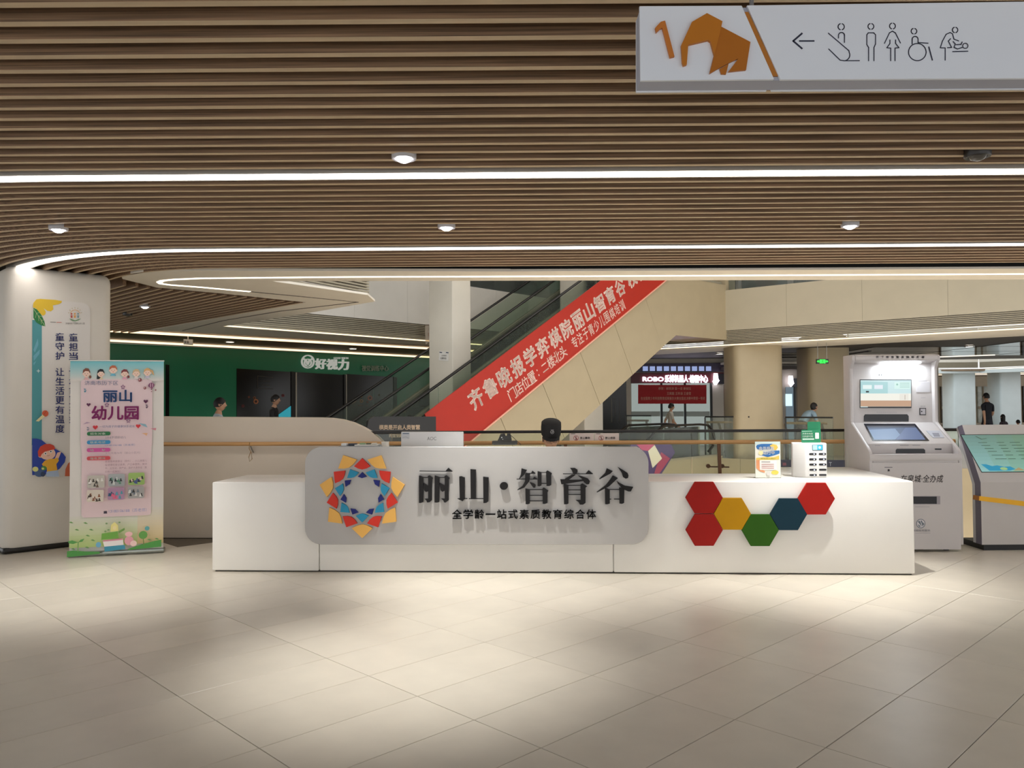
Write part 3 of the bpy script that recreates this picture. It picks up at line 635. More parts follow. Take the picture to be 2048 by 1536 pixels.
G = [(ch1, [[(170, 180), (610, 186), (660, 130), (732, 190), (725, 196), (620, 195), (170, 189)], [(162, 264), (172, 262), (232, 290), (232, 710), (195, 726), (162, 726)], hb(230, 320, 296, 10),
            [(312, 268), (340, 258), (395, 305), (380, 325), (380, 680), (340, 715), (300, 718), (285, 680), (255, 658), (318, 655), (318, 300)], [(238, 385), (322, 440), (314, 530), (280, 542), (250, 510)],
            [(428, 262), (437, 262), (505, 290), (505, 710), (470, 720), (428, 718)], hb(503, 602, 296, 10), [(597, 268), (625, 256), (683, 305), (665, 330), (665, 680), (620, 718), (590, 718), (575, 680), (540, 655), (600, 655), (600, 300)], [(510, 385), (603, 437), (596, 520), (560, 538), (530, 510)]]),
     (ch1, [[(846, 278), (880, 272), (940, 295), (935, 655), (905, 697), (835, 665), (855, 640)], hb(820, 982, 656, 11), [(1036, 152), (1128, 160), (1125, 654), (1042, 654)], hb(1010, 1258, 656, 11), [(1253, 282), (1345, 292), (1340, 700), (1310, 725), (1258, 730)]]),
     (ch1, [ell(1605, 438, 69, 66, 24)]),
     (ch2, [[(105, 128), (190, 155), (150, 225), (75, 294), (66, 290), (95, 220)], [(165, 206), (255, 202), (275, 165), (325, 205), (320, 213), (165, 215)], [(165, 210), (240, 210), (228, 330), (150, 430), (45, 470), (38, 463), (120, 405), (160, 330)], [(28, 294), (283, 294), (305, 260), (352, 295), (350, 303), (28, 303)],
            [(230, 345), (300, 365), (328, 390), (322, 430), (290, 432), (260, 390)], [(357, 172), (418, 190), (418, 395), (390, 410), (357, 408)], hb(416, 500, 194), hb(416, 500, 367), [(490, 182), (510, 160), (583, 205), (570, 240), (570, 390), (540, 405), (497, 405)],
            [(165, 445), (235, 460), (235, 680), (200, 692), (170, 690)], [(435, 447), (455, 430), (528, 480), (512, 500), (512, 670), (470, 685), (438, 683)], hb(233, 440, 463), hb(233, 440, 553), hb(233, 440, 640)]),
     (ch2, [[(868, 122), (940, 122), (985, 150), (985, 190), (950, 220), (915, 205), (900, 165)], [(755, 211), (1112, 211), (1160, 157), (1227, 212), (1220, 219), (755, 219)], [(895, 226), (955, 228), (840, 312), (1075, 305), (1090, 325), (770, 375), (730, 378), (712, 300), (780, 300)],
            [(990, 240), (1060, 255), (1150, 290), (1180, 330), (1165, 375), (1130, 380), (1090, 350), (1050, 290)], [(765, 372), (842, 390), (842, 680), (815, 692), (772, 692)], [(1030, 385), (1060, 365), (1135, 410), (1110, 430), (1110, 670), (1070, 697), (1020, 697), (1000, 655), (955, 627), (1035, 625)], hb(840, 1036, 397), hb(840, 1036, 468), hb(840, 1036, 541)]),
     (ch2, [[(1445, 128), (1538, 170), (1500, 210), (1330, 300), (1326, 292), (1420, 200)], [(1615, 105), (1700, 155), (1770, 200), (1785, 240), (1775, 280), (1740, 290), (1700, 265), (1680, 200)], [(1540, 240), (1618, 280), (1480, 410), (1292, 506), (1284, 500), (1430, 390), (1510, 290)],
            [(1595, 320), (1640, 355), (1730, 400), (1858, 420), (1820, 490), (1780, 490), (1690, 450), (1620, 370)], [(1415, 430), (1490, 460), (1490, 680), (1450, 692), (1420, 690)], [(1640, 430), (1720, 440), (1716, 670), (1680, 685), (1645, 680)], hb(1488, 1648, 460), hb(1488, 1512, 612), hb(1558, 1648, 612)])]
for fm, polys in G:
    m = MB()
    for q in polys: m.prism([pf_(*p) - VH * .03 for p in fm(q)], VH * .024)
    obj('raised_character', m, CHAR, panel)
for i, chh in enumerate('全学龄一站式素质教育综合体'):
    x0 = 905 + i * 22.33; m = MB(); thin = chh == '一'
    put(m, chh, x0, 1026.5 if thin else 1018.5, x0 + 19, 1029 if thin else 1037, lambda x, y: pf_(x, y) - VH * .03, .004, 0, VH * .024)
    obj('raised_character', m, CHAR, panel)
EC = (808, 757)
kinds = [('#e9b45e', 1, [(668, 0), (541, 16.9), (485, 9.6), (458, 0), (485, -9.6), (541, -16.9)]), ('#d2382c', -1, [(557, 0), (449, 16), (402, 8.9), (382, 0), (402, -8.9), (449, -16)]),
         ('#2f8fb4', 1, [(428, 0), (342, 16.5), (305, 8), (293, 0), (305, -8), (342, -16.5)]), ('#232a72', -1, [(342, 0), (281, 13.8), (264, 7), (250, 0), (264, -7), (281, -13.8)])]
for c, sg, q in kinds:
    for k in range(7):
        w = 2 * PI * k / 7 * 1.0
        pts = []
        for r_, a_ in q:
            t = w + math.radians(a_); pts.append((EC[0] + r_ * math.sin(t), EC[1] + sg * r_ * math.cos(t)))
        obj('emblem_petal', MB().prism([pf_(*p) - VH * .02 for p in sc(pts, 7.681, 620, 890)], VH * .02), M(c, .55, spec=.25), panel)
hf, hn = plane(F0 - VH * .05, VH)
for cx, cy, c in ((1408.3, 995.3, '#96160f'), (1408.6, 1060, '#96160f'), (1464.9, 1027.7, '#b58305'), (1520.6, 1060.5, '#2a560c'), (1577.3, 1028.6, '#0f3140'), (1632.9, 997.3, '#a81c14')):
    a, b = 37.3, 31.8
    h = obj('hexagon_plaque', MB().prism([hf(cx + x * a, cy + y * b) for x, y in ((-1, 0), (-.5, -1), (.5, -1), (1, 0), (.5, 1), (-.5, 1))], VH * .024), M(c, .6, noise=(8, .04), spec=.2), desk, bevel=.002, seg=1)
    obj('plaque_standoff', MB().lathe(hf(cx, cy) + VH * .0241, [(0, 0), (.03, 0), (.03, .0335), (0, .0335)], 10, ax=VH), STEEL, h)

# ================================================================== THINGS ON THE DESK
CT = 1.135
# document tray with papers
ty = .16; x0, x1 = uu(682, 885, ty), uu(765, 885, ty)
tr = thing('document_tray', 'flat grey document tray with papers and stamps on the raised desk counter', 'tray', D((x0 + x1) / 2, ty, CT))
obj('tray_base', MB().prism([D(x0, ty - .1, CT), D(x1, ty - .1, CT), D(x1, ty + .12, CT), D(x0, ty + .12, CT)], ZH * .028), M('#8f979c', .4, noise=(8, .05)), tr, bevel=.006)
obj('paper_stack', MB().prism([D(x0 + .15, ty - .08, CT + .028), D(x1 - .03, ty - .06, CT + .028), D(x1 - .04, ty + .1, CT + .028), D(x0 + .14, ty + .09, CT + .028)], ZH * .012), M('#e0ddd4', .7), tr)
for k, (a, w, h, c) in enumerate(((.02, .05, .024, '#e6e6e4'), (.085, .075, .022, '#39404c'), (.19, .05, .014, '#8fae84'), (.25, .04, .012, '#55604a'), (.30, .05, .014, '#d8d4c8'))):
    obj('stamp', MB().prism([D(x0 + a, ty - .07 + k * .01, CT + (.028 if k < 2 else .04)), D(x0 + a + w, ty - .07 + k * .01, CT + (.028 if k < 2 else .04)), D(x0 + a + w, ty, CT + (.028 if k < 2 else .04)), D(x0 + a, ty, CT + (.028 if k < 2 else .04))], ZH * h), M(c, .5), tr, bevel=.004)
x2, x3 = uu(763, 885, .2), uu(776, 885, .2)
cb = thing('paper_box', 'small white paper box at the right end of the document tray', 'box', D((x2 + x3) / 2, .2, CT))
obj('carton', MB().prism([D(x2 + .01, .15, CT), D(x3, .15, CT), D(x3, .25, CT), D(x2 + .01, .25, CT)], ZH * .055), M('#ddd8ce', .6), cb, bevel=.003)
obj('lid_flap', MB().prism([D(x2 + .009, .149, CT + .055), D(x3 + .001, .149, CT + .055), D(x3 + .001, .251, CT + .055), D(x2 + .009, .251, CT + .055)], ZH * .006), M('#e8e4da', .6), cb)
# monitor seen from the back
mv = .50; mf, mn = plane(F0 + VH * mv, VH)
mon = thing('monitor', 'white computer monitor seen from behind, on the desk left of the receptionist', 'monitor', D(uu(864, 880, mv), mv + .04, .74))
a, b = mf(802, 863.5), mf(926.5, 863.5); c = V((0, 0, -.36))
obj('shell', MB().prism([a, b, b + c, a + c], VH * .045), M('#dcdcdc', .35), mon, bevel=.008)
obj('screen', MB().prism([a + VH * .0455 + UH * .012 - ZH * .012, b + VH * .0455 - UH * .012 - ZH * .012, b + c + VH * .0455 - UH * .012 + ZH * .02, a + c + VH * .0455 + UH * .012 + ZH * .02], VH * .002), M('#101114', .2), mon)
mc = (a + b) / 2
obj('stand_neck', MB().prism([mc + UH * -.04 - ZH * .3 + VH * .02, mc + UH * .04 - ZH * .3 + VH * .02, mc + UH * .04 - ZH * (mc.z - .75) + VH * .02, mc - UH * .04 - ZH * (mc.z - .75) + VH * .02], -VH * .02), M('#d0d0d0', .35), mon)
obj('stand_foot', MB().lathe(V((mc.x, mc.y, .74)), [(0, 0), (.11, 0), (.11, .008), (.03, .014), (0, .014)], 20), M('#d0d0d0', .35), mon, smooth=True)
A = Art(mf, mn, .0005); A.t('#b9b9bc', 'AOC', 854, 873.5, 873, 880.5, .01); A.done('printed_logo', mon); A = Art(mf, mn, .0005); A.p('#c9cbd0', [(803.5, 864.8), (819, 864.8), (819, 878), (803.5, 878)]); A.line('#5f7488', [(806, 867), (817.5, 867)], 1.8); A.line('#9fa2aa', [(805, 875), (812, 873.8), (817, 876)], .8); A.done('paper_label', mon)
# black scanner cradle
cv = .18; cf, cn = plane(F0 + VH * cv, VH)
cr = thing('scanner_cradle', 'black two-pronged handset cradle on the counter left of the receptionist', 'cradle', cf(1010, 891))
q = lambda L_: [cf(x, y) for x, y in L_]
obj('base', MB().prism(q([(984, 882), (1034, 882), (1034, 890), (984, 890)]), VH * .1), BLACK, cr, bevel=.006)
obj('holder', MB().prism(q([(995, 882), (1001, 868), (1009, 867), (1010, 871.5), (1013.5, 871.5), (1014, 867), (1020, 867), (1023, 882)]), VH * .07), BLACK, cr, bevel=.003)
obj('knob', MB().lathe(cf(1003.5, 875), [(0, 0), (.006, 0), (.006, .006), (0, .008)], 10, ax=-VH).lathe(cf(1005.5, 878.5), [(0, 0), (.004, 0), (.004, .005), (0, .006)], 10, ax=-VH), M('#9a9a9a', .4), cr)
obj('cable', MB().tube([cf(1021, 871) + VH * .03, cf(1026, 875) + VH * .03, cf(1034, 883) + VH * .04, cf(1040, 888) + VH * .06, cf(1041, 891) + VH * .06], .003, 6), BLACK, cr, smooth=True)
# poster in a clear stand
sv = .30; sf, sn = plane(F0 + VH * sv, VH)
sb = sf(1536, 954); DZ = HL
ps = thing('table_poster', 'small blue and yellow poster in a clear stand on the right desk top', 'poster', V((sb.x, sb.y, DZ)))
def so(x, y): p = sf(x, y); return V((p.x, p.y, p.z))
zt = so(1510, 884).z
X0, X1 = uu(1510.5, 920, sv), uu(1561, 920, sv)
obj('sheet', MB().prism([D(X0, sv, DZ + .004), D(X1, sv, DZ + .004), D(X1, sv, zt), D(X0, sv, zt)], VH * .003), M('#eceade', .5), ps)
obj('acrylic_stand', MB().prism([D(X0 - .004, sv - .004, DZ), D(X1 + .004, sv - .004, DZ), D(X1 + .004, sv + .09, DZ), D(X0 - .004, sv + .09, DZ)], ZH * .003).prism([D(X0 - .004, sv + .006, DZ), D(X1 + .004, sv + .006, DZ), D(X1 + .004, sv + .006, zt + .004), D(X0 - .004, sv + .006, zt + .004)], VH * .003), GLASS, ps)
A = Art(lambda u, v: D(X0 + (X1 - X0) * (u - 283) / 477, sv, DZ + .004 + (zt - DZ) * (1060 - v) / 650), -VH, .0006)
A.p('#cfe0dc', [(283, 412), (760, 412), (760, 470), (283, 470)])
A.p('#2f6aa8', [(300, 500), (320, 470), (400, 452), (600, 450), (650, 470), (640, 540), (400, 560), (320, 545)]); A.p('#2f6aa8', [(350, 640), (520, 690), (670, 650), (745, 625), (745, 570), (640, 575), (420, 600)])
A.p('#e8c25a', [(560, 480), (620, 455), (690, 470), (715, 520), (670, 570), (610, 540)]); A.p('#e2c45a', [(300, 705), (450, 690), (640, 690), (735, 660), (735, 730), (600, 745), (380, 740), (380, 870), (300, 880)])
A.p('#e0976a', [(300, 740), (365, 740), (365, 900), (460, 935), (460, 970), (365, 945), (300, 885)]); A.p('#ecd05a', ell(650, 965, 70, 38)); A.p('#f0e3a8', ell(390, 615, 45, 40))
A.p('#f6f4ee', rr(365, 742, 685, 920, 10)); A.t('#ffffff', '会员招募', 352, 500, 640, 565, .03); A.t('#ffffff', '进行中', 430, 578, 650, 645, .03); A.t('#4a6a3a', '欢迎加入我们', 385, 706, 660, 724)
for y, c in ((775, '#8a7a76'), (818, '#c08a84'), (852, '#c08a84'), (886, '#c08a84')): A.line(c, [(400, y), (560 if y == 775 else 630, y)], 12)
A.p('#d9d6d0', rr(490, 950, 560, 1015, 6)); A.done('printed_artwork', ps)
# power-bank rental station with a green board on top
pv = .33
bx0, bx1, bxm = uu(1590, 920, pv), uu(1655, 920, pv - .0), uu(1622, 920, pv)
pbk = thing('power_bank_station', 'white power bank rental station with ten black slots on the right desk top', 'charging station', D((bx0 + bx1) / 2, pv + .08, DZ))
zt = zz(1630, 886, pv)
obj('body', MB().prism([D(uu(1611, 920, pv), pv, DZ), D(bx1, pv + .01, DZ), D(bx1 - .01, pv + .2, DZ), D(bx0 + .02, pv + .2, DZ), D(bx0, pv + .09, DZ)], ZH * (zt - DZ)), M('#e9e7e4', .3), pbk, bevel=.012, seg=3)
kf = lambda x, y: D(uu(1611, 920, pv) + (bx1 - uu(1611, 920, pv)) * (x - 1611) / 44, pv + .01 * (x - 1611) / 44, DZ + (zt - DZ) * (955.5 - y) / 69.5)
for r_ in range(5):
    for c_ in range(2):
        x = 1619 + c_ * 19.6; y = 908 + r_ * 10.5; open_ = (c_ == 1 and r_ > 2)
        ob = obj('slot', MB().prism([kf(*q) - VH * .003 for q in rr(x - 0.5, y - 1.9, x + 14.5, y + 1.9, 1.85, 3)], VH * .004), M('#0d0c10', .3), pbk)
        if not open_: obj('charge_light', MB().prism([kf(*q) - VH * .005 for q in ell(x + 9.5, y + .2, 1.5, 1.1, 8)], VH * .002), E_('#dfe6ff', 2.0), ob)
obj('display', MB().prism([kf(*q) - VH * .003 for q in rr(1625, 889.5, 1646.5, 900.5, .8, 2)], VH * .003), M('#2b6f80', .3), pbk)
A = Art(kf, -VH, .0035); A.p(E_('#bfeef6', 1.3), [(1626, 890.3), (1635, 890.3), (1635, 899.7), (1626, 899.7)]); A.p(E_('#35c4e6', 1.3), [(1635, 890.3), (1645.6, 890.3), (1645.6, 899.7), (1635, 899.7)]); A.p(E_('#dff8ff', 1.3), ell(1640, 895, 2.6)); A.done('screen_image', pbk)
GRN = M('#1f7a54', .4, noise=(6, .05))
def board(q0, v, z, w, h, lab):
    t = tag(obj('sign_board', MB(), GRN) if 0 else thing('sign_board', lab, 'sign', D(q0 + w / 2, v, z)))
    obj('board', MB().prism([D(q0 + x, v, z + y) for x, y in rr(0, 0, w, h, .012)], VH * .006), GRN, t)
    return t
w1 = uu(1645, 870, pv) - uu(1606, 870, pv); z1 = zz(1625, 860, pv)
sb1 = board(uu(1606, 870, pv), pv + .05, zt, w1, z1 - zt, 'small green board lettered in white standing on the power bank station')
fq = lambda x, y: D(uu(1606, 870, pv) + w1 * (x - 1160) / 365, pv + .05, zt + (z1 - zt) * (430 - y) / 245)
A = Art(fq, -VH, .0008); A.line('#bcd8c8', [(1175, 215), (1360, 210)], 9); A.t('#dfeee4', '共享充电宝', 1180, 240, 1375, 275, .02); A.t('#dfeee4', '扫码即可租', 1180, 290, 1380, 330, .02); A.line('#bcd8c8', [(1188, 362), (1390, 360)], 26); A.done('printed_text', sb1); A = Art(fq, -VH, .0008); A.p('#e8ebe4', rr(1420, 240, 1490, 355, 8)); A.done('white_label', sb1)
w2 = uu(1641, 850, pv + .12) - uu(1615, 850, pv + .12)
sb2 = board(uu(1615, 850, pv + .12), pv + .12, zt, w2, zz(1625, 843.5, pv + .12) - zt, 'plain dark green board behind the lettered one on the power bank station')

# ================================================================== HANGING WAYFINDING SIGN
SY = 2.72; tf, tn = plane(V((0, SY, 0)), V((0, 1, 0))); Y1 = V((0, 1, 0))
sg = thing('hanging_sign', 'white hanging direction sign with an orange origami elephant and toilet pictograms', 'sign', tf(1800, 160))
SGW = M('#f2f6ff', .45, noise=(2, .02))
obj('front_plate', MB().prism([tf(*q) for q in ((1279, 12), (1483.5, 11), (1548.5, 158.5), (1281, 161))], Y1 * .012), SGW, sg, bevel=.001, seg=1)
obj('front_plate', MB().prism([tf(*q) for q in ((1494, 10.5), (2330, -1), (2330, 155), (1561, 159))], Y1 * .012), SGW, sg, bevel=.001, seg=1)
cz = tf(1281, 160.5).z
obj('core', MB().prism([tf(1281.5, 14) + Y1 * .0125, tf(2326, 3) + Y1 * .0125, tf(2326, 153) + Y1 * .0125, tf(1281.5, 159.8) + Y1 * .0125], Y1 * .085), M('#b9bccb', .6), sg)
bf = lambda x, y: pl(x, y, V((0, SY + .098, 0)), Y1)
obj('back_plate', MB().prism([bf(*q) for q in ((1272.5, 40), (1480, 40), (1533, 181.5), (1272.5, 184))], Y1 * .012), SGW, sg)
obj('back_plate', MB().prism([bf(*q) for q in ((1492, 40), (2300, 30), (2300, 177), (1544, 181.5))], Y1 * .012), SGW, sg)
ob = tf(1510, 60)
e5 = lambda L_: sc(L_, 6.827, 1270, 0)
ORG = M('#c67818', .5, noise=(6, .05)); ORG2 = M('#b96c12', .5, noise=(6, .05))
def emb(name, L_, m, d=.012): return obj(name, MB().prism([tf(*q) - Y1 * d for q in e5(L_)], Y1 * (d - .0005)), m, sg)
emb('numeral', [(268, 400), (345, 318), (402, 303), (530, 790), (470, 806), (365, 402), (335, 412), (280, 465)], M('#cf7a2c', .5))
emb('elephant_body', [(1165, 380), (1565, 590), (1505, 970), (1265, 995), (1400, 815), (1280, 870), (1110, 960), (1010, 1020), (1070, 770)], ORG2, .010)
emb('elephant_head', [(765, 325), (970, 205), (1180, 315), (1165, 390), (1070, 770), (1020, 590), (985, 570), (715, 635), (695, 905), (650, 918), (635, 870), (620, 640)], ORG, .014)
emb('elephant_leg', [(1150, 950), (1272, 880), (1235, 1025), (1170, 1022)], ORG2, .006)
obj('orange_stripe', MB().prism([tf(*q) + Y1 * .006 for q in e5([(1475, 150), (1555, 150), (1965, 1030), (1875, 1030)])], Y1 * .006), M('#c07a2c', .5), sg)
A = Art(tf, -Y1, .0004); ink = M('#2a2e44', .5)
i6 = lambda L_: sc(L_, 5.12, 1560, 20)
def ln(L_, w=2.0): A.line(ink, i6(L_), w)
def ring(cx, cy, r):
    for a0 in (-1.3, -1.3 + PI): ln(ell(cx, cy, r, r, 10, a0, a0 + 2.6), 2.0)
def picto(n, *fs):
    global A
    A = Art(tf, -Y1, .0004)
    for f_ in fs: f_()
    A.done(n, sg)
picto('arrow_mark', lambda: ln([(225, 240), (135, 318), (225, 395)], 3.6), lambda: ln([(198, 318), (348, 318)], 3.0))
picto('escalator_pictogram', lambda: ring(626, 172, 32), lambda: ln([(494, 238), (705, 418)] + ell(652, 462, 62, 60, 8, -.75, 1.4)[1:] + [(615, 515), (497, 400)]), lambda: ln([(650, 521), (812, 520)]), lambda: ln([(597, 290), (597, 262)] + ell(628, 262, 31, 30, 8, PI, 2 * PI) + [(658, 335)]))
picto('man_pictogram', lambda: ring(930, 169, 30), lambda: ln([(906, 522), (906, 385), (888, 355), (888, 255), (903, 235), (958, 235), (977, 255), (977, 350), (961, 385), (961, 522)]))
picto('woman_pictogram', lambda: ring(1151, 165, 30), lambda: ln([(1068, 343), (1120, 235), (1150, 218), (1180, 235), (1232, 340)]), lambda: ln([(1132, 522), (1132, 392), (1092, 388), (1124, 345), (1124, 308)]), lambda: ln([(1176, 522), (1176, 392), (1216, 388), (1182, 345), (1182, 308)]))
picto('wheelchair_pictogram', lambda: ring(1371, 218, 29), lambda: ln(ell(1405, 432, 90, 88, 26) + [(1495, 432)]), lambda: ln([(1352, 350), (1352, 305)] + ell(1382, 300, 30, 28, 8, PI, 2 * PI) + [(1412, 335), (1515, 342)]), lambda: ln([(1522, 380), (1558, 515)], 2.4))
picto('nursing_pictogram', lambda: ring(1792, 205, 28), lambda: ln([(1690, 515), (1690, 390), (1640, 388), (1662, 320), (1700, 250), (1740, 232), (1765, 245), (1780, 300), (1828, 318)]), lambda: ln([(1745, 295), (1722, 320), (1755, 385), (1712, 388)]), lambda: ln([(1765, 428), (1922, 424)]), lambda: ln([(1770, 325), (1792, 350), (1780, 385), (1815, 402), (1865, 385)]), lambda: ln([(1800, 358), (1850, 355), (1862, 330)]), lambda: ln(ell(1894, 370, 27, 27, 14) + [(1921, 370)], 1.6))

for x in (1513, 2210):
    p = tf(x, 8) + Y1 * .055
    obj('hanger_rod', MB().tube([V((p.x, p.y, p.z - .01)), V((p.x, p.y, 3.2))], .008), M('#b9bcc2', .3, .7), sg)

# ================================================================== CEILING LIGHTS
def strip(r, lab, w=.05, s=9, tail=.6):
    P = slat_path(r, 3.055, tail); P2_ = [p for p in P]
    t = thing('strip_light', lab, 'light', V((0, CC.y - r, 3.05)))
    obj('housing', MB().sweep(P2_, [(-w - .018, 0), (-w, 0), (-w, .03), (w, .03), (w, 0), (w + .018, 0), (w + .018, .07), (-w - .018, .07)]), M('#cfc9c0', .4, .3), t)
    obj('diffuser', MB().sweep(P2_, [(-w, .004), (w, .004), (w, .012), (-w, .012)]), E_('#fff8f4', s), t)
strip(CC.y - 5.232, 'wide straight strip light across the slatted ceiling, nearer the camera', .068, 8.5)
strip(CC.y - 7.725, 'narrow strip light that curves down to the left pillar', .065, 8.5, .3)
tgl = thing('strip_light', 'thin light line set in the white soffit, looping round its left tip', 'light', fl(600, 555, 3.05))
obj('diffuser', groove(((2250, 546.5), (1400, 551), (1024, 552.5), (700, 553.5), (400, 556.3), (350, 558.5), (325, 561), (318, 564), (322, 567), (340, 569.5), (400, 574), (500, 583))), E_('#fff2dc', 2.6), tgl)
lit = [((808, 312), 'lit round downlight between the two rows, nearest the camera', 95, (0, .05)), ((117, 456), 'lit round downlight at the far left of the second row', 62, (.2, .25)), ((893, 452), 'lit round downlight in the middle of the second row', 95, (.45, .3)), ((1700, 449), 'lit round downlight at the right of the second row', 100, (-.1, .25)), ((290, 612), 'lit small downlight in the slats behind the left pillar', 30, (0, 0))]
dark = [((1955, 308), 'unlit dark downlight under the hanging sign at right'), ((255, 628), 'unlit downlight beside the lit one behind the left pillar')]
def downlight(q, lab, on):
    p = fl(*q, 3.05); t = thing('downlight', lab, 'light', V((p.x, p.y, 3.03)))
    obj('trim_ring', MB().lathe(V((p.x, p.y, 3.03)), [(.052, .03), (.052, .004), (.062, 0), (.072, .0), (.075, .006), (.075, .06), (.0, .06)], 24), M('#b9b6b8' if on else '#2a241f', .35), t, smooth=True)
    obj('lens', MB().lathe(V((p.x, p.y, 3.03)), [(0, -.022), (.022, -.019), (.04, -.009), (.052, .008)], 24), E_('#f4f4ff', 14) if on else M('#57534d', .2), t, smooth=True)
    return t, p
for q, lab, e, (dx, dy) in lit:
    t, p = downlight(q, lab, True)
    lamp('spot', 'SPOT', (p.x, p.y, 2.99), e * (2.2 if q[1] < 400 else 2.7), (1, .985, .94), (p.x + dx, p.y + dy, 0), t, spot_size=math.radians(56 if q[1] < 400 else 68), spot_blend=1.0, shadow_soft_size=.022)
for q, lab in dark: downlight(q, lab, False)
# further downlights of the same ceiling behind the camera
for x, y in ((-2.6, 4.0), (2.2, 2.2), (-1.2, 1.4)):
    pass

# ================================================================== SELF-SERVICE MACHINES ON THE RIGHT
KL, KR, YF, YB = 3.66, 4.61, 8.22, 8.835
KW = M('#cac5c4', .35, noise=(3, .02)); KB = M('#141318', .25)
ki = thing('service_kiosk', 'tall white self-service kiosk with a lit canopy and two screens beside the desk', 'kiosk', ((KL + KR) / 2, (YF + YB) / 2, 0))
def yz(prof, x0, x1, m=0, mb=None): return (mb or MB()).prism([(x0, y, z) for y, z in prof], (x1 - x0, 0, 0), m)
side = [(YF, .07), (YF, .985), (8.228, 1.02), (8.25, 1.045), (8.29, 1.075), (8.66, 1.315), (8.665, 1.35), (8.665, 1.90), (8.62, 1.965), (8.60, 1.985), (8.60, 2.03), (8.63, 2.045), (YB, 2.045), (YB, .07)]
for x0, x1 in ((KL, KL + .035), (KR - .035, KR)): obj('side_panel', yz(side, x0, x1), KW, ki, bevel=.006)
obj('lower_cabinet', yz([(YF + .002, .07), (YF + .002, .99), (YB, .99), (YB, .07)], KL + .036, KR - .036), KW, ki, bevel=.008)
rim = obj('front_rim', yz([(YF - .006, .935), (YF - .008, .985), (YF + .0, 1.0), (YF + .03, 1.004), (YF + .03, .992), (YF + .001, .935)], KL + .002, KR - .002), KW, ki, bevel=.003)
obj('console', yz([(8.335, .995), (8.335, 1.10), (8.345, 1.108), (8.70, 1.312), (8.72, 1.312), (8.72, .995)], KL + .036, KR - .036), KW, ki, bevel=.003)
obj('upper_cabinet', yz([(8.72, 1.30), (8.72, 1.955), (YB, 1.955), (YB, 1.30)], KL + .036, KR - .036), KW, ki)
obj('canopy', yz([(8.585, 1.985), (8.585, 2.03), (8.62, 2.048), (YB, 2.048), (YB, 1.956), (8.715, 1.956)], KL + .034, KR - .034), KW, ki, bevel=.008)
for x in (KL + .12, KR - .12):
    for y in (YF + .12, YB - .1): obj('foot', MB().lathe((x, y, 0), [(0, 0), (.03, 0), (.03, .018), (.014, .022), (.014, .07), (0, .07)], 12), BLACK, ki, smooth=True)
cn_ = V((0, -.14, -.031)).normalized(); cn_ = V((0, -.030, -.133)).normalized()
cpl = lambda x, y: pl(x, y, V((0, 8.715, 1.956)), V((0, .029, -.13)).normalized())
c0, c1_ = cpl(1752, 725), cpl(1833, 725)
lx0, lx1 = c0.x, c1_.x
nn_ = V((0, -.029 * 0 - .218, -.976)).normalized()
tube = obj('canopy_light', MB().prism([V((lx0 + (lx1 - lx0) * u, 8.65 + v, 1.956 + (8.715 - (8.65 + v)) / .13 * .029 - .002)) for u, v in ((0.02, 0), (.0, .012), (0, .04), (.02, .052), (.98, .052), (1, .04), (1, .012), (.98, 0))], V((0, 0, -.008))), E_('#f2f8ff', 12), ki)
lamp('canopy_lamp', 'AREA', ((lx0 + lx1) / 2, 8.66, 1.93), 3.0, (.85, .94, 1), ((lx0 + lx1) / 2, 8.72, 1.4), ki, shape='RECTANGLE', size=.46, size_y=.04)
uf, un = plane(V((0, 8.72, 0)), V((0, 1, 0)))
def rect(f, x0, y0, x1, y1): return [f(x0, y0), f(x1, y0), f(x1, y1), f(x0, y1)]
obj('upper_screen', MB().prism(rect(uf, 1719.5, 759, 1822.5, 816), V((0, -.006, 0))), M('#22242a', .3), ki)
A = Art(uf, un, .0065); e_ = lambda c, s=1.05: E_(c, s)
A.p(e_('#c9e4e6'), rect(lambda x, y: (x, y), 1720.5, 760.5, 1821.5, 814.5)); A.p(e_('#a9d2d4'), [(1720.5, 763), (1775, 764), (1775, 787), (1720.5, 787)]); A.p(e_('#e4f2f0'), [(1725, 770), (1743, 770), (1743, 778), (1725, 778)]); A.p(e_('#e4eaf2'), [(1748, 770), (1765, 770), (1765, 778), (1748, 778)])
A.p(e_('#f0efe4'), [(1720.5, 787), (1821.5, 787), (1821.5, 801), (1720.5, 801)]); A.p(e_('#d9b090', .8), [(1720.5, 801), (1821.5, 801), (1821.5, 813), (1720.5, 813)]); A.p(e_('#3a3034', .4), [(1735, 813.2), (1821.5, 813.2), (1821.5, 814.5), (1735, 814.5)])
A.p(e_('#d4f0ea'), [(1788, 764), (1820, 764), (1820, 778), (1788, 778)])
for y in (766.5, 770, 774): A.line(e_('#8cc0b8', .8), [(1799, y), (1818, y)], .8)
A.p(e_('#9fd0c0', .9), ell(1793.5, 769, 2)); A.p(e_('#30343c', .3), [(1731, 782), (1737, 782), (1737, 785), (1731, 785)]); A.p(e_('#e8e4da'), [(1798, 788), (1816, 787), (1816, 800), (1798, 800)]); A.line(e_('#b0907a', .7), [(1809, 790), (1809, 799)], .8)
A.done('screen_image', ki)
obj('paper_slot', MB().prism([uf(*q) for q in ((1727.5, 843), (1727.5, 832), (1730, 828.5), (1814, 828.5), (1817, 832), (1817, 843))], V((0, -.004, 0))), KB, ki)
obj('card_reader', MB().prism(rect(uf, 1838.7, 816, 1851.3, 830), V((0, -.008, 0))), M('#1b1a1e', .4), ki)
obj('printer_flap', MB().prism(rect(uf, 1832.5, 763.5, 1859.5, 784.5), V((0, -.004, 0))), M('#d2d0d4', .35), ki, bevel=.001, seg=1)
A = Art(uf, un, .0088); A.p('#b9b6bb', [(1840, 817.5), (1850, 817.5), (1850, 828.5), (1840, 828.5)]); A.p('#1b1a1e', ell(1842.5, 823, 1.4))
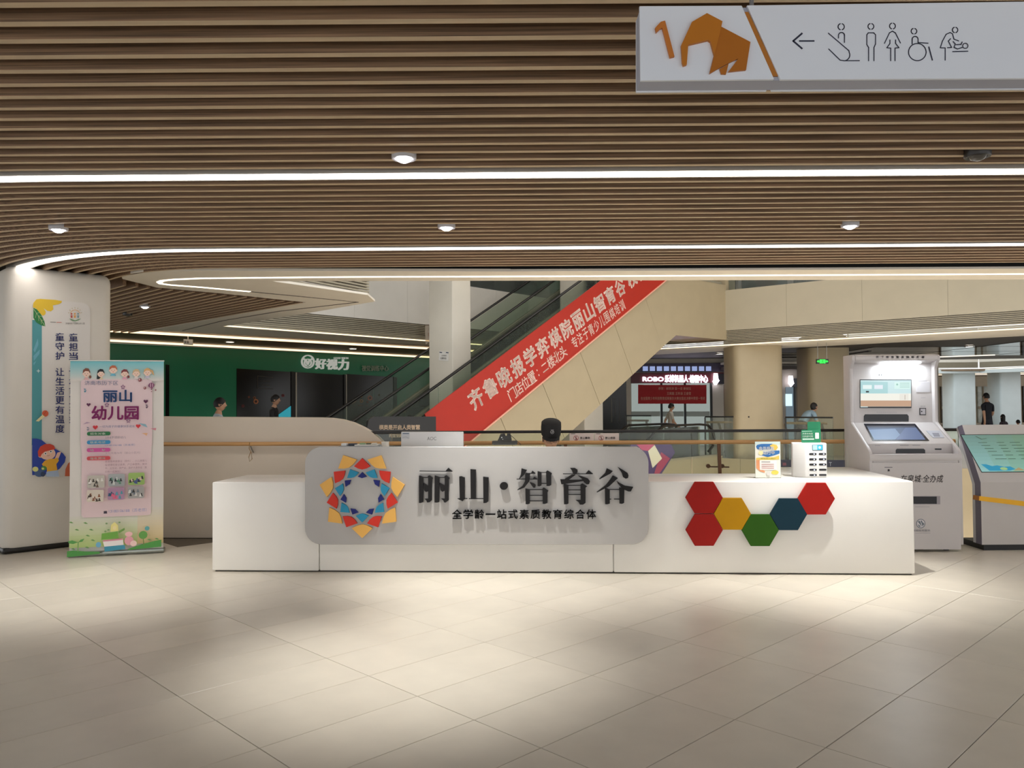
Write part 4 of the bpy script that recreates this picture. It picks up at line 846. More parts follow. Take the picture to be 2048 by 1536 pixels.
A.line('#6f7078', [(1755, 746.5), (1765, 746.5)], 1.2); A.p('#3a3c40', ell(1757.5, 750, 1.3)); A.p('#3a3c40', ell(1762, 750, 1.3)); A.t('#a9a6ad', '请在此处取走您的凭条', 1752, 823.5, 1793, 825.5); A.t('#77757c', '身份证', 1840, 811.5, 1850, 813.5); A.line('#8f8d94', [(1835, 762.3), (1853, 762.3)], 1.0); A.line('#a9a6ad', [(1841, 795.5), (1850, 795.2)], .8); A.done('printed_text', ki)
qn = V((0, -.204, .355)).normalized(); qf = lambda x, y: pl(x, y, V((0, 8.345, 1.108)), qn)
obj('touch_screen', MB().prism([qf(*q) for q in ((1727.5, 848), (1830, 848), (1858.5, 882), (1745, 882))], qn * .004), M('#0e1220', .12), ki)
A = Art(qf, qn, .0046); A.p(E_('#4a6a9c', .55), [(1733, 852.5), (1829, 852.5), (1851, 880), (1748, 880)]); A.p(E_('#7f9fc8', .7), [(1737, 860), (1790, 858), (1800, 870), (1790, 880), (1748, 880)]); A.p(E_('#5f76a8', .7), [(1812, 854), (1829, 852.5), (1851, 880), (1792, 880)]); A.p(E_('#20305c', .4), [(1733, 852.5), (1829, 852.5), (1832, 856), (1735, 856)]); A.done('screen_image', ki)
obj('receipt_printer', MB().prism([qf(*q) for q in ((1852, 862), (1880, 862), (1889, 876), (1866, 876))], qn * .006), M('#b9bcc6', .4), ki, bevel=.002, seg=1)
obj('receipt_slot', MB().prism([qf(*q) for q in ((1864, 867), (1877, 867), (1880, 874), (1868, 874))], qn * .008), M('#8a8c98', .4), ki)
vf, vn = plane(V((0, 8.335, 0)), V((0, 1, 0)))
obj('tray_slot', MB().prism([vf(*q) for q in ((1791.5, 906.5), (1791.5, 900), (1794, 897.5), (1847, 897.5), (1850, 900), (1850, 906.5))], V((0, -.004, 0))), KB, ki)
obj('cash_slot', MB().prism([vf(*q) for q in rr(1869.5, 896.8, 1883, 899.8, 1.4, 3)], V((0, -.003, 0))), KB, ki)
A = Art(vf, vn, .0012); A.line('#8c8a92', [(1800, 890.5), (1817, 890.5)], 1.1); A.line('#8c8a92', [(1825, 890.5), (1840, 890.5)], 1.1); A.line('#a9a7ae', [(1750, 891), (1760, 891)], 1.1); A.done('printed_text', ki)
lf, ln_ = plane(V((0, YF, 0)), V((0, 1, 0)))
obj('door_panel', MB().prism(rect(lf, 1744, 925.5, 1922, 1099), V((0, -.0035, 0))), KW, ki, bevel=.002, seg=1)
obj('take_out_opening', MB().prism(rect(lf, 1800, 992, 1880, 1008.5), V((0, -.0045, 0))), M('#9a949a', .5), ki)
obj('opening_dark', MB().prism(rect(lf, 1800, 993, 1873, 1007.5), V((0, -.0055, 0))), KB, ki)
A = Art(lf, ln_, .0045); A.t('#33323a', '在泉城·全办成', 1800, 949.5, 1885, 965, .006, shear=2); A.line('#6f6d75', [(1769, 934.5), (1784, 934.5)], 1.4); A.t('#4a4850', '泉', 1774.5, 938, 1779.5, 943, .03)
A.p('#66707c', ell(1841, 1047, 9.2, 9.4, 22)); A.p('#dad7da', ell(1841, 1047, 7.8, 8.0, 22))
for q in ([(1835, 1043), (1838, 1041), (1841, 1045), (1842, 1053), (1839, 1048)], [(1840, 1041), (1843, 1041), (1846, 1047), (1843, 1054), (1843, 1047)], [(1846, 1044), (1848, 1048), (1845, 1053)], [(1835, 1048), (1838, 1050), (1841, 1054), (1837, 1053)]): A.p('#66707c', q)
A.t('#76747c', '泉城政务服务', 1824, 1058.5, 1860, 1063); A.line('#9c9aa2', [(1830, 1066), (1860, 1066)], .6); A.line('#9c9aa2', [(1830, 1013.5), (1858, 1013.5)], .8); A.done('printed_text', ki)
tf2, tn2 = plane(V((0, 8.585, 0)), V((0, 1, 0)))
A = Art(tf2, tn2, .0012)
for i, chh in enumerate('历下政务服务自助终端'): A.t('#a2a3b4', chh, 1752 + i * 10.1, 711.7, 1757.2 + i * 10.1, 716.3, .03)
A.done('printed_text', ki)

K2 = 4.83; K2R = 6.35
k2 = thing('information_kiosk', 'low white information kiosk with a tilted green screen and a slanting yellow stripe', 'kiosk', ((K2 + K2R) / 2, 8.38, 0))
KW2 = M('#c4bfbb', .4, noise=(3, .02)); KG = M('#6a6474', .5)
pr2 = [(8.28, .06), (8.28, .70), (8.60, 1.285), (8.69, 1.262), (8.385, .675), (8.385, .06)]
obj('shell', MB().prism([(K2, y, z) for y, z in pr2], (K2R - K2, 0, 0), KW2 and 1, 0), [KW2, KG], k2)
obj('back_shell', MB().prism([(K2 + .004, y, z) for y, z in [(8.386, .06), (8.386, .675), (8.691, 1.258), (8.72, 1.24), (8.44, .67), (8.44, .06)]], (K2R - K2 - .008, 0, 0)), M('#c4c2c6', .4), k2)
obj('plinth', MB().aab(K2 + .03, K2R - .03, 8.30, 8.72, 0, .06), M('#121214', .5), k2)
obj('rear_strut', MB().aab(5.3, 5.9, 8.441, 8.60, .06, .9), M('#3a3842', .5), k2)
k2n = V((0, -.585, .32)).normalized(); k2f = lambda x, y: pl(x, y, V((0, 8.28, .70)), k2n)
s0, s1, s2 = k2f(1920.5, 869.5), k2f(1963, 945), k2f(1990, 869.5)
tl = V((s0.x, s0.y, s0.z)); bl = V((s1.x, s1.y, s1.z)); tl.x = bl.x = min(tl.x, bl.x) if False else (tl.x + bl.x) / 2
tl.x = s0.x; bl.x = s1.x; xr = 6.2
obj('screen', MB().prism([tl, V((xr, tl.y, tl.z)), V((xr, bl.y, bl.z)), bl], k2n * .003), M('#2a2f2c', .2), k2)
A = Art(lambda u, v: V((tl.x + (bl.x - tl.x) * v + (xr - .012 - tl.x - (bl.x - tl.x) * v) * u + .006, tl.y + (bl.y - tl.y) * v, tl.z + (bl.z - tl.z) * v)), k2n, .0036)
for i in range(10):
    for j in range(8):
        u, v = j / 8, (i + .15) / 10.3; k = i / 9; h = j / 8
        c = [(120, 160, 150), (120, 150, 96), (158, 212, 208), (110, 160, 90)]
        col = [int((c[0][t] * (1 - h) + c[1][t] * h) * (1 - k) + (c[2][t] * (1 - h) + c[3][t] * h) * k) for t in range(3)]
        A.p(E_('#%02x%02x%02x' % tuple(col), .75), [(u, v), (u + .125, v), (u + .125, v + .0975), (u, v + .0975)]); A.l -= A.st
A.l += .0004
for i, y in enumerate((.22, .30, .38, .46, .56, .66)):
    for x, w in ((.10 + i * .012, .06 + .02 * (i > 3)), (.24 + .004 * i, .05), (.34 + i * .004, .07), (.52, .06), (.66, .08)): A.line(E_('#4f6f5c', .5), [(x, y), (x + w, y)], .014)
A.line(E_('#5f7f6a', .5), [(.10, .06), (.13, .14), (.17, .12)], .012)
A.p(E_('#1f9cc0', .8), [(.02, .80), (.06, .80), (.10, .85), (.14, .83), (.19, .87), (.24, .86), (.27, .93), (.22, .97), (.06, .97)]); A.p(E_('#a8d08c', .8), ell(.18, .92, .03, .04, 10)); A.p(E_('#b9a070', .8), [(.25, .97), (.30, .89), (.34, .97)])
A.p(E_('#a09a88', .8), [(.40, .80), (.46, .80), (.49, .92), (.44, .95)]); A.p(E_('#9fae9c', .8), ell(.54, .92, .035, .05, 10)); A.done('screen_image', k2)
l2, l2n = plane(V((0, 8.28, 0)), V((0, 1, 0)))
ya = [l2(1958.5, 992), l2(2048, 1002.5), l2(2048, 1013), l2(1957.5, 1001)]
dx = K2R - .002; sl = (ya[1].z - ya[0].z) / (ya[1].x - ya[0].x)
obj('yellow_stripe', MB().prism([ya[0], V((dx, 8.28, ya[0].z + sl * (dx - ya[0].x))), V((dx, 8.28, ya[3].z + sl * 1.06 * (dx - ya[3].x))), ya[3]], V((0, -.006, 0))), M('#f2b40a', .4), k2)
obj('stripe_end', MB().prism([ya[0] + V((-.001, -.006, 0)), ya[0] + V((-.001, .1, .0)), ya[3] + V((-.001, .1, 0)), ya[3] + V((-.001, -.006, 0))], V((-.004, 0, 0))), M('#b0702c', .5), k2)

# ================================================================== ESCALATORS
E0 = V((EP.x, EP.y, 0)); T30 = math.tan(math.radians(30))
def ep(L, w, z): return E0 - BD * L + AD * w + ZH * z
LB, LT = 10.75, 2.75; RISE = (LB - LT) * T30
def nz(L): return 0 if L > LB else RISE if L < LT else (LB - L) * T30
RUB = M('#141210', .4, noise=(20, .1)); DECK = M('#a39a86', .35, .35, noise=(10, .05)); STEP = M('#24262a', .5, .4, noise=(30, .3), stretch=(1, 1, 20))
EGL = glass('#edf3ec', .02, 'glass_esc', .04)
def escalator(name_label, w0, w1, dz, clad, lower, group='escalators in the atrium'):
    es = thing('escalator', name_label, 'escalator', ep(6.5, (w0 + w1) / 2, dz if dz < 0 else 0), group)
    P = lambda L, w, z: ep(L, w, z + dz)
    for w, dw in ((w0, .03), (w1, -.03)):
        k = 0; Lt = 12.1; d = AD * dw
        while Lt > 4.0:
            a, b = Lt - .01, Lt - 1.2; za, zb = (LB - a) * T30 + .08, (LB - b) * T30 + .08
            t = lower
            obj('cladding_panel', MB().prism([P(a, w, za), P(b, w, zb), P(b - T30 * t, w, zb - t), P(a - T30 * t, w, za - t)], d), clad, es); Lt -= 1.2
        zt = (LB - Lt) * T30 + .08
        obj('cladding_panel', MB().prism([P(Lt - .01, w, zt), P(LT - .1, w, RISE + .08), P(0, w, RISE + .08), P(0, w, RISE - 1.41), P(2.41 - .05, w, RISE - 1.41), P(Lt - T30 * lower, w, zt - lower)], d), clad, es)
        # deck, glass and handrail
        wi = w + dw * 2.0
        path = [P(L, wi, nz(L) + .11) for L in (12.0, LB + .3, LB, LT, LT - .3, .2)]
        obj('deck', MB().sweep(path, [(-.07, -.03), (.07, -.03), (.07, .02), (-.07, .02)]), DECK, es)
        obj('skirt', MB().sweep([p - ZH * .17 + AD * (dw * 2.2) for p in path], [(-.01, -.12), (.01, -.12), (.01, .12), (-.01, .12)]), M('#6f6b60', .3, .7), es)
        Ls = [11.7, 10.9] + [10.3 - i * 1.25 for i in range(6)] + [2.6, 1.0]
        for a, b in zip(Ls, Ls[1:]):
            obj('balustrade_glass', MB().prism([P(a - .006, wi, nz(a) + .13), P(b + .006, wi, nz(b) + .13), P(b + .006, wi, nz(b) + .9), P(a - .006, wi, nz(a) + .9)], AD * .012), EGL, es)
        hp = [P(L, wi + .006, z) for L, z in ((11.9, .22), (12.12, .35), (12.2, .55), (12.12, .78), (11.9, .92), (11.5, .95), (LB + .35, .95), (LB - .1, 1.03))] + [P(L, wi + .006, nz(L) + .95) for L in (9, 6, LT + .3)] + [P(L, wi + .006, RISE + z) for L, z in ((LT - .1, .95), (1.0, .95), (.6, .92), (.38, .78), (.3, .55), (.38, .35), (.6, .22))]
        obj('handrail', MB().sweep(hp, [(.04 * math.cos(t * PI / 4), .03 * math.sin(t * PI / 4)) for t in range(8)]), RUB, es, smooth=True)
    sm = None; n = 22
    for i in range(n):
        L = LB - i * (LB - LT) / n; z = nz(L)
        if i == 0: base = ep(L, 0, 0)
        m = MB().prism([P(L + .02, w0 + .12, z - .18), P(L + .02, w1 - .12, z - .18), P(L + .02, w1 - .12, z + .0), P(L + .02, w0 + .12, z + .0)], BD * .40)
        if sm is None: sm = obj('step', m, STEP, es)
        else:
            o = sm.copy(); COL.objects.link(o); o.location = sm.location + (-BD * 0) + (P(L, 0, z) - P(LB, 0, 0))
    obj('truss_soffit', MB().prism([P(11.4, w0 + .03, (LB - 11.4) * T30 + .08 - lower * 1.33), P(2.36, w0 + .03, RISE - 1.41), P(0, w0 + .03, RISE - 1.41), P(0, w0 + .03, RISE - 1.36), P(2.4, w0 + .03, RISE - 1.36), P(11.4, w0 + .03, (LB - 11.4) * T30 + .13 - lower * 1.33)], AD * (w1 - w0 - .06)), M('#6b4a2a', .35, noise=(5, .3), stretch=(6, 6, 1)) if clad is CREAM else clad, es)
    obj('landing_plate', MB().prism([P(LB + .02, w0 + .1, -.02), P(12.2, w0 + .1, -.02), P(12.2, w1 - .1, -.02), P(LB + .02, w1 - .1, -.02)], ZH * .025).prism([P(0, w0 + .1, RISE - .02), P(LT, w0 + .1, RISE - .02), P(LT, w1 - .1, RISE - .02), P(0, w1 - .1, RISE - .02)], ZH * .025), M('#8f8c86', .35, .8, noise=(30, .1)), es)
    return es
DCL = M('#1d231e', .14, .2, noise=(4, .2))
es1 = escalator('near cream-sided escalator rising right, carrying the long red banner', 0, 1.2, 0, CREAM, 1.275)
es2 = escalator('far dark-sided escalator behind the atrium pillars, rising right to the upper floor', 2.2, 3.45, 0, DCL, .95)
es3 = escalator('lower escalator coming up from the basement beneath the cream one', 0.15, 1.35, -RISE + 0.0, CREAM, 1.275)
# landing closure of the near escalator at the east fascia
struct('trim_5', MB().prism([ep(.0, -.01, 3.21), ep(-.5, -.01, 3.21), ep(-.5, -.01, 4.9), ep(0, -.01, 4.9)], AD * 1.25), CREAM)
# red banner on the near escalator
wB = -.035; bfp = lambda x, y: ew(x, y, wB)
bt1, bt2, bb1, bb2 = (850, 828), (1285, 498), (886, 928), (1408, 498)
q4 = [bfp(*q) for q in (bt1, bt2, bb2, bb1)]
rb = thing('escalator_banner', 'long red banner with white slogan running up the side of the near escalator', 'banner', q4[3])
obj('sheet', MB().prism(q4, AD * .02), M('#aa2008', .55, noise=(2, .03)), rb)
obj('edge_trim', MB().sweep([q4[3] - AD * .004, q4[2] - AD * .004], [(-.02, -.012), (.02, -.012), (.02, .012), (-.02, .012)]), M('#e8a890', .5), rb)
ax = (q4[1] - q4[0]).normalized(); ay = ax.cross(AD).normalized()
if ay.z < 0: ay = -ay
LET = M('#ffe6d8', .5)
def run(art, s, pa, pb, size, bold, m=None, asp=1.0):
    a, b = bfp(*pa), bfp(*pb); n = len(s)
    for i, chh in enumerate(s):
        c = a + (b - a) * i / (n - 1); h = size
        f = lambda x, y: c + ax * ((x - .5) * h * asp) + ay * ((.5 - y) * h)
        art.f = f; w_ = 1.0
        if chh in '：': art.t(m or LET, chh, .35, .2, .5, .8, bold)
        elif chh == '一': art.t(m or LET, chh, .05, .42, .95, .58, bold)
        elif chh == '二': art.t(m or LET, chh, .05, .2, .95, .85, bold)
        else: art.t(m or LET, chh, .0, .0, 1, 1, bold)
A = Art(None, -AD, .003); A.st = 0
pt = (bfp(1240, 575) - bfp(952, 797)).length / 12
run(A, '齐鲁晚报学弈棋院丽山智育谷', (952, 797), (1240, 575), pt * .93, .034, asp=.93)
run(A, '校区', (1263, 557.5), (1284, 541.5), pt * .93, .034, asp=.93)
run(A, '门店位置：二楼北头', (1024, 788), (1126, 704), pt * .6, .016, asp=.84); run(A, '专注于青少儿围棋培训', (1149, 685), (1244, 611), pt * .6, .016, asp=.70)
A.done('printed_text', rb)
# dark board at the foot of the escalators
kf_ = lambda x, y: ew(x, y, -.25); z0 = kf_(800, 900)
db = thing('notice_board', 'dark board with pale lettering at the foot of the escalators, behind the railing', 'sign', V((z0.x, z0.y, 0)))
obj('board', MB().prism([V((kf_(735, 900).x, kf_(735, 900).y, 0))] + [kf_(*q) for q in ((735, 853), (737, 841), (742, 836), (750, 833), (872, 833))] + [V((kf_(872, 900).x, kf_(872, 900).y, 0))], AD * .05), M('#16120e', .35), db)
A = Art(kf_, -AD, .003); A.t('#e6cdb0', '棋类是开启人类智慧', 758, 849.5, 840, 859.5, .03); A.t('#e6cdb0', '的金钥匙', 778, 866, 806, 875, .03); A.done('printed_text', db)
# printed purple panel on the lower escalator
lfp = lambda x, y: ew(x, y, .11)
pp_ = thing('escalator_sticker', 'purple and pink printed panel on the lower escalator side, right of the grey sign', 'sticker', lfp(1310, 960))
obj('sheet', MB().prism([lfp(*q) for q in ((1262, 886), (1342, 888), (1350, 905), (1300, 985), (1250, 985))], AD * .015), M('#4a3268', .5), pp_)
A = Art(lfp, -AD, .002); A.p('#c84a72', [(1270, 886), (1312, 886), (1296, 902), (1284, 900)]); A.p('#a83a5c', [(1322, 904), (1340, 917), (1318, 948), (1308, 948)]); A.p('#ece0c8', [(1309, 890), (1324, 917), (1305, 936), (1296, 902)]); A.done('printed_artwork', pp_)

# ================================================================== SHOPS
# green shop front on the west side
gp0 = fl(215, 690, 3.05); gp1 = fl(880, 720, 3.05); gd = (gp1 - gp0); gd.z = 0; gd.normalize(); gn_ = V((-gd.y, gd.x, 0))
gfp, gN = plane(gp0, gn_); gback = -gN
GREEN = M('#1d7d58', .35, noise=(1.2, .06))
ws = struct('wall_green', MB().prism([V((gp0.x, gp0.y, 0)) - gd * 6, V((gp0.x, gp0.y, 0)) + gd * 16, V((gp0.x, gp0.y, 0)) + gd * 16 + gback * .2, V((gp0.x, gp0.y, 0)) - gd * 6 + gback * .2], ZH * 3.1), GREEN)
def onw(name, q, mat, d=.03, parent=None): return obj(name, MB().prism([gfp(*p) for p in q], gN * d), mat, parent or ws)
def floorq(x0, x1, y0, y1): # rectangle on the wall whose foot is on the floor
    a, b = gfp(x0, y0), gfp(x1, y1); return [a, b, V((b.x, b.y, .02)), V((a.x, a.y, .02))]
for nm, x0, x1, y0, y1, c in (('shop_window', 473, 581, 737, 744, '#1d1b18'), ('shop_doorway', 590, 686, 744, 750, '#050505'), ('shop_window', 693, 786, 748, 754, '#1d1c17'), ('poster_panel', 331, 338, 729, 730, '#0c0f0c')):
    w = obj(nm, MB().prism(floorq(x0, x1, y0, y1), gN * .02), M(c, .18, noise=(3, .15)), ws)
for x0, x1, y0, y1, c in ((581, 589, 743, 744, '#12110f'), (589.5, 592, 745, 745, '#b9b6ac'), (690, 692, 749, 749, '#b9b6ac'), (786, 792, 754, 755, '#0f2a1e'), (686, 690, 749, 750, '#0d0c0b')):
    obj('door_post', MB().prism(floorq(x0, x1, y0, y1), gN * .05), M(c, .4), ws)
A = Art(gfp, gN, .025)
for x, y, r_, c in ((511, 803, 5.2, '#b0704a'), (508, 796, 3, '#8f5a3a'), (739, 796, 5, '#b85c48'), (722, 802, 3.4, '#a8743c'), (722, 793, 2, '#8f6a4a'), (757, 790, 2, '#6a5a4c'), (497, 794, 2, '#8a4a34'), (734, 804, 2, '#8a3a34'), (565, 791, 3, '#7a2a34'), (485, 812, 3, '#6a2a2a')): A.p(c, ell(x, y, r_, r_, 12)); A.p('#2a1c16', ell(x, y, r_ * .5, r_ * .5, 10))
for q in ([(514, 752), (545, 755)], [(514, 776), (545, 778)], [(518, 762), (540, 763)], [(521, 770), (538, 771)], [(514, 752), (514, 776)]): A.line('#4a463c', q, .9)
for q in ([(715, 811), (724, 811)], [(730, 812), (735, 812)], [(745, 809), (751, 811)]): A.line('#7a4a3a', q, 1)
A.done('window_decals', ws)
cy = thing('display_screen', 'small cyan lit display in the green shop window, beside the walking man', 'screen', gfp(565, 833))
obj('screen', MB().prism([gfp(*q) + gN * .028 for q in ((552, 832), (580, 812), (580, 834), (552, 834))], gN * .02), E_('#2fa8b8', .7), cy)
ss = thing('shop_sign', 'white shop sign with a round emblem on the green shop front', 'sign', gfp(650, 742))
m = MB()
LW = E_('#d8d8cc', .55)
def prismring(cx, cy, r0, r1, n=24):
    for i in range(n):
        a, b = 2 * PI * i / n, 2 * PI * (i + 1) / n
        m.prism([gfp(cx + r0 * math.cos(a), cy + r0 * 1.05 * math.sin(a)) + gN * .03, gfp(cx + r1 * math.cos(a), cy + r1 * 1.05 * math.sin(a)) + gN * .03, gfp(cx + r1 * math.cos(b), cy + r1 * 1.05 * math.sin(b)) + gN * .03, gfp(cx + r0 * math.cos(b), cy + r0 * 1.05 * math.sin(b)) + gN * .03], gN * .06)
prismring(613.5, 723.5, 11, 13); prismring(613.5, 725.5, 6, 7.6, 18)
for q in ([(604.5, 716), (609, 719), (608, 721), (603, 719)], [(622.5, 716), (618, 719), (619, 721), (624, 719)], [(608, 719), (610, 718), (613.5, 727), (612, 730)], [(616, 718), (618, 719), (614.5, 730), (612.5, 728)]): m.prism([gfp(*p) + gN * .03 for p in q], gN * .06)
obj('round_emblem', m, LW, ss)
for i, chh in enumerate('好视力'):
    x0 = 628.5 + i * 22.6; mm = MB(); y0 = 717 + i * .9
    put(mm, chh, x0, y0, x0 + 21.5, y0 + 21.5, lambda x, y: gfp(x, y) + gN * .03, .025, 0, gN * .06); obj('raised_character', mm, LW, ss)
mm = MB(); put(mm, 'GOOD VISION', 666, 714.5, 695, 718.2, lambda x, y: gfp(x, y) + gN * .03, .0, 0, gN * .02); obj('raised_character', mm, LW, ss)
s2_ = thing('shop_sign', 'small grey lettering right of the round-emblem sign on the green shop front', 'sign', gfp(748, 743))
mm = MB(); put(mm, '视觉训练中心', 722, 731, 775, 742.5, lambda x, y: gfp(x, y) + gN * .03, .0, 0, gN * .03); obj('raised_lettering', mm, M('#9fb3a2', .4), s2_)
# small hanging sign under the corridor ceiling, plates near the pillar
hp0 = at(376, 684, 17.5); hs = thing('hanging_plate', 'small white hanging plate under the corridor ceiling at left', 'sign', at(376, 690, 17.5))
hf_, hN = plane(V((0, 17.5, 0)), V((0, 1, 0)))
obj('plate', MB().prism([hf_(*q) for q in ((367, 678), (385, 679), (385, 690.5), (367, 689))], V((0, .03, 0))), M('#cfcabd', .5), hs)
obj('hanger', MB().aab(hp0.x - .01, hp0.x + .01, 17.5, 17.53, hf_(376, 678.5).z, 3.11), STEEL, hs)
A = Art(hf_, hN, .003); A.t('#4a463c', '安全', 368.5, 681.5, 378, 687, .02); A.done('printed_text', hs)
for x, lab in ((460, 'left lit downlight in the brown corridor ceiling'), (706, 'right lit downlight in the brown corridor ceiling')):
    p = fl(x, 687.5 if x == 460 else 700.5, 3.05); t = thing('downlight', lab, 'light', V((p.x, p.y, 3.085)))
    obj('trim_ring', MB().lathe(V((p.x, p.y, 3.085)), [(.1, .0), (.13, 0), (.13, .03), (.1, .03)], 16), STEEL, t); obj('lens', MB().lathe(V((p.x, p.y, 3.085)), [(0, .004), (.1, .004)], 16), E_('#fff2e0', 10), t); lamp('spot', 'SPOT', (p.x, p.y, 3.07), 75, (1, .95, .86), (p.x, p.y, 0), t, spot_size=math.radians(140), spot_blend=1, shadow_soft_size=.1)
nf = lambda x, y: ew(x, y, 1.30)
# notice on the first atrium pillar (its face turned to the desk)
pcn = ew(905, 700, 1.32); pcn = V((pcn.x, pcn.y, 0)); nfp, nN = plane(pcn, BD)
nt_ = thing('paper_notice', 'small white paper notice on the atrium pillar beside the escalator', 'notice', nfp(889, 723))
obj('sheet', MB().prism([nfp(*q) + nN * .001 for q in ((879, 702), (898, 703.5), (897, 722.5), (878, 720.5))], nN * .006), M('#ddd9d0', .6), nt_)
A = Art(nfp, nN, .0075); A.line('#4a5060', [(880, 704.5), (884, 705)], 2); A.line('#4a5060', [(893, 705), (897, 705.5)], 2); A.t('#5a5450', '文明乘梯', 883.5, 709.5, 893.5, 713); A.t('#5a5450', '注意安全', 881.5, 714.5, 893.5, 718.5, .02); A.done('printed_text', nt_)
# clear head-height warning board hung by the far escalator
hb_ = lambda x, y: ew(x, y, 3.6)
wbd = thing('warning_board', 'clear hanging head-height warning board left of the atrium pillar', 'sign', hb_(862, 688))
obj('board', MB().prism([hb_(*q) for q in ((851, 651), (872, 651), (872, 672), (852, 689))], AD * .02), glass('#efe4d4', .05, 'acrylic', .35), wbd)
obj('clip_bar', MB().prism([hb_(*q) for q in ((851, 649), (873, 649), (873, 651), (851, 651))], AD * .04), M('#6a5a4a', .5), wbd)
obj('hanger_cord', MB().tube([hb_(862, 649), hb_(862, 560)], .01, 6), M('#c9bfae', .5), wbd)
A = Art(hb_, -AD, .004); A.t('#4a3f34', '小心碰头', 856.5, 655, 870, 661); A.line('#8a5a4a', [(857, 666), (864, 666), (864, 672), (857, 672), (857, 666)], .8); A.done('printed_text', wbd)

# shops on the east side beyond the basement escalator
SYY = 28.0; sf_, sN = plane(V((0, SYY, 0)), V((0, 1, 0)))
xa = sf_(1180, 800).x; xb = sf_(1878, 800).x
we = struct('wall_shops', MB().aab(xa - 3, xb, SYY, SYY + .2, 0, 3.06), M('#b9b1a4', .5, noise=(3, .05)))
def rw(name, x0, x1, y0, y1, mat, d=.03, parent=None, foot=False):
    a, b = sf_(x0, y0), sf_(x1, y0); z1 = .02 if foot else sf_(x0, y1).z
    return obj(name, MB().aab(a.x, b.x, SYY - d, SYY - .001, z1, a.z), mat, parent or we)
rw('shop_door', 1204, 1252, 752, 900, M('#0f0d0b', .25, noise=(4, .2)), .03, None, True)
for x in (1221, 1229, 1238): rw('door_bar', x, x + (3 if x == 1221 else 1), 795, 845, M('#4a4640', .3, .5), .05)
rw('white_post', 1252, 1261, 755, 900, M('#c9c0b0', .5), .06, None, True)
for x0, x1 in ((1262.5, 1320), (1324, 1367), (1371, 1419)):
    g_ = rw('shop_window', x0, x1, 766, 900, E_('#c4d0ca', .55), .02, None, True)
    rw('window_film', x0, x1, 823, 833, M('#a9b4b0', .4), .028, g_)
for x in (1320, 1367, 1419.5): rw('mullion', x, x + 4.2, 766, 900, M('#14181c', .4), .06, None, True)
rw('white_panel', 1424, 1446.5, 770, 900, M('#d2ccc2', .5), .04, None, True)
rw('side_shop', 1447.5, 1478, 770, 900, M('#7a4038', .4, noise=(4, .4)), .03, None, True)
rw('side_poster', 1453, 1466, 793, 820, M('#c03028', .5), .05); rw('side_light', 1449, 1476, 769, 772, E_('#f6f0ff', 2.2), .08); rw('side_display', 1449, 1460, 778, 788, E_('#b9b4d8', .8), .05)
rw('sign_band', 1261, 1480, 746, 767, M('#5a1a24', .4), .10); rw('sign_dark_box', 1434, 1460, 748, 768, M('#14121f', .3), .14)
rw('upper_band', 1180, 1480, 728, 745, M('#4a4258', .4, noise=(4, .2)), .06)
for i, x in enumerate(range(1285, 1420, 14)): rw('lit_shelf', x, x + 10, 733, 742, E_('#9fb0e0', .9), .09)
ls = thing('illuminated_sign', 'glowing white letter sign above the red cloth banner of the far shop', 'sign', sf_(1349, 767))
m = MB(); GL = E_('#f4ecff', 5)
put(m, 'ROBO', 1284, 754, 1326, 763, lambda x, y: sf_(x, y) + sN * .12, .03, 0, sN * .03); put(m, '乐博机器人', 1328, 750, 1375, 765, lambda x, y: sf_(x, y) + sN * .12, .03, 0, sN * .03); put(m, '编程中心', 1378, 750, 1414, 766, lambda x, y: sf_(x, y) + sN * .12, .03, 0, sN * .03)
m.lathe(sf_(1376.3, 758) + sN * .12, [(0, 0), (.02, 0), (.02, .03), (0, .03)], 10, ax=sN)
obj('glowing_letters', m, GL, ls)
l2_ = thing('illuminated_sign', 'glowing white arrow-shaped blade sign right of the letter sign', 'sign', sf_(1428, 771))
obj('arrow_lamp', MB().prism([sf_(*q) + sN * .16 for q in ((1425, 747), (1432, 747), (1434, 760), (1436, 761), (1430, 770), (1426, 770), (1422.5, 763), (1424, 761))], sN * .06), E_('#fbf2ff', 5), l2_)
l3 = thing('illuminated_sign', 'glowing white blade sign between the two cream pillars', 'sign', sf_(1578, 772))
obj('arrow_lamp', MB().prism([sf_(*q) + sN * .16 for q in ((1574, 752), (1581, 752), (1583, 765), (1584, 767), (1578, 774), (1573, 767))], sN * .06), E_('#fbf2ff', 5), l3)
rw('shop_door', 1571, 1586, 774, 900, E_('#8fa6b4', .45), .03, None, True); rw('mullion', 1586, 1590, 774, 900, M('#14181c', .4), .06, None, True); rw('mullion', 1594, 1597.5, 760, 900, M('#14181c', .4), .06, None, True); rw('sign_dark_box', 1582, 1598, 757, 774, M('#14141f', .3), .12); rw('side_display', 1571, 1583, 788, 812, E_('#bfe0f4', 1.6), .06)
rw('grey_panel', 1599, 1622, 755, 900, M('#aaa6a4', .5), .03, None, True)
rw('cable_tray', 1440, 1640, 735, 741, M('#4a423c', .5), .6)
rw('cable_tray', 1440, 1640, 726, 730, M('#d8cfc0', .5), .5)
cl = thing('cloth_banner', 'red cloth congratulation banner with three lines hung on the far shop window', 'banner', sf_(1343, 808))
m = MB(); nC = 12
for i in range(nC):
    xs = [1275 + 136 * (i + t) / nC for t in (0, 1)]; off = [.13 + .012 * math.sin((i + t) * 1.7) for t in (0, 1)]
    m.face([sf_(xs[0], 769.5 + (.6 if i else 0)) + sN * off[0], sf_(xs[1], 769.8) + sN * off[1], sf_(xs[1], 807.3) + sN * off[1], sf_(xs[0], 807.5) + sN * off[0]])
obj('cloth', m, M('#b8252a', .7, noise=(3, .06)), cl)
A = Art(sf_, sN, .155); A.st = .0006
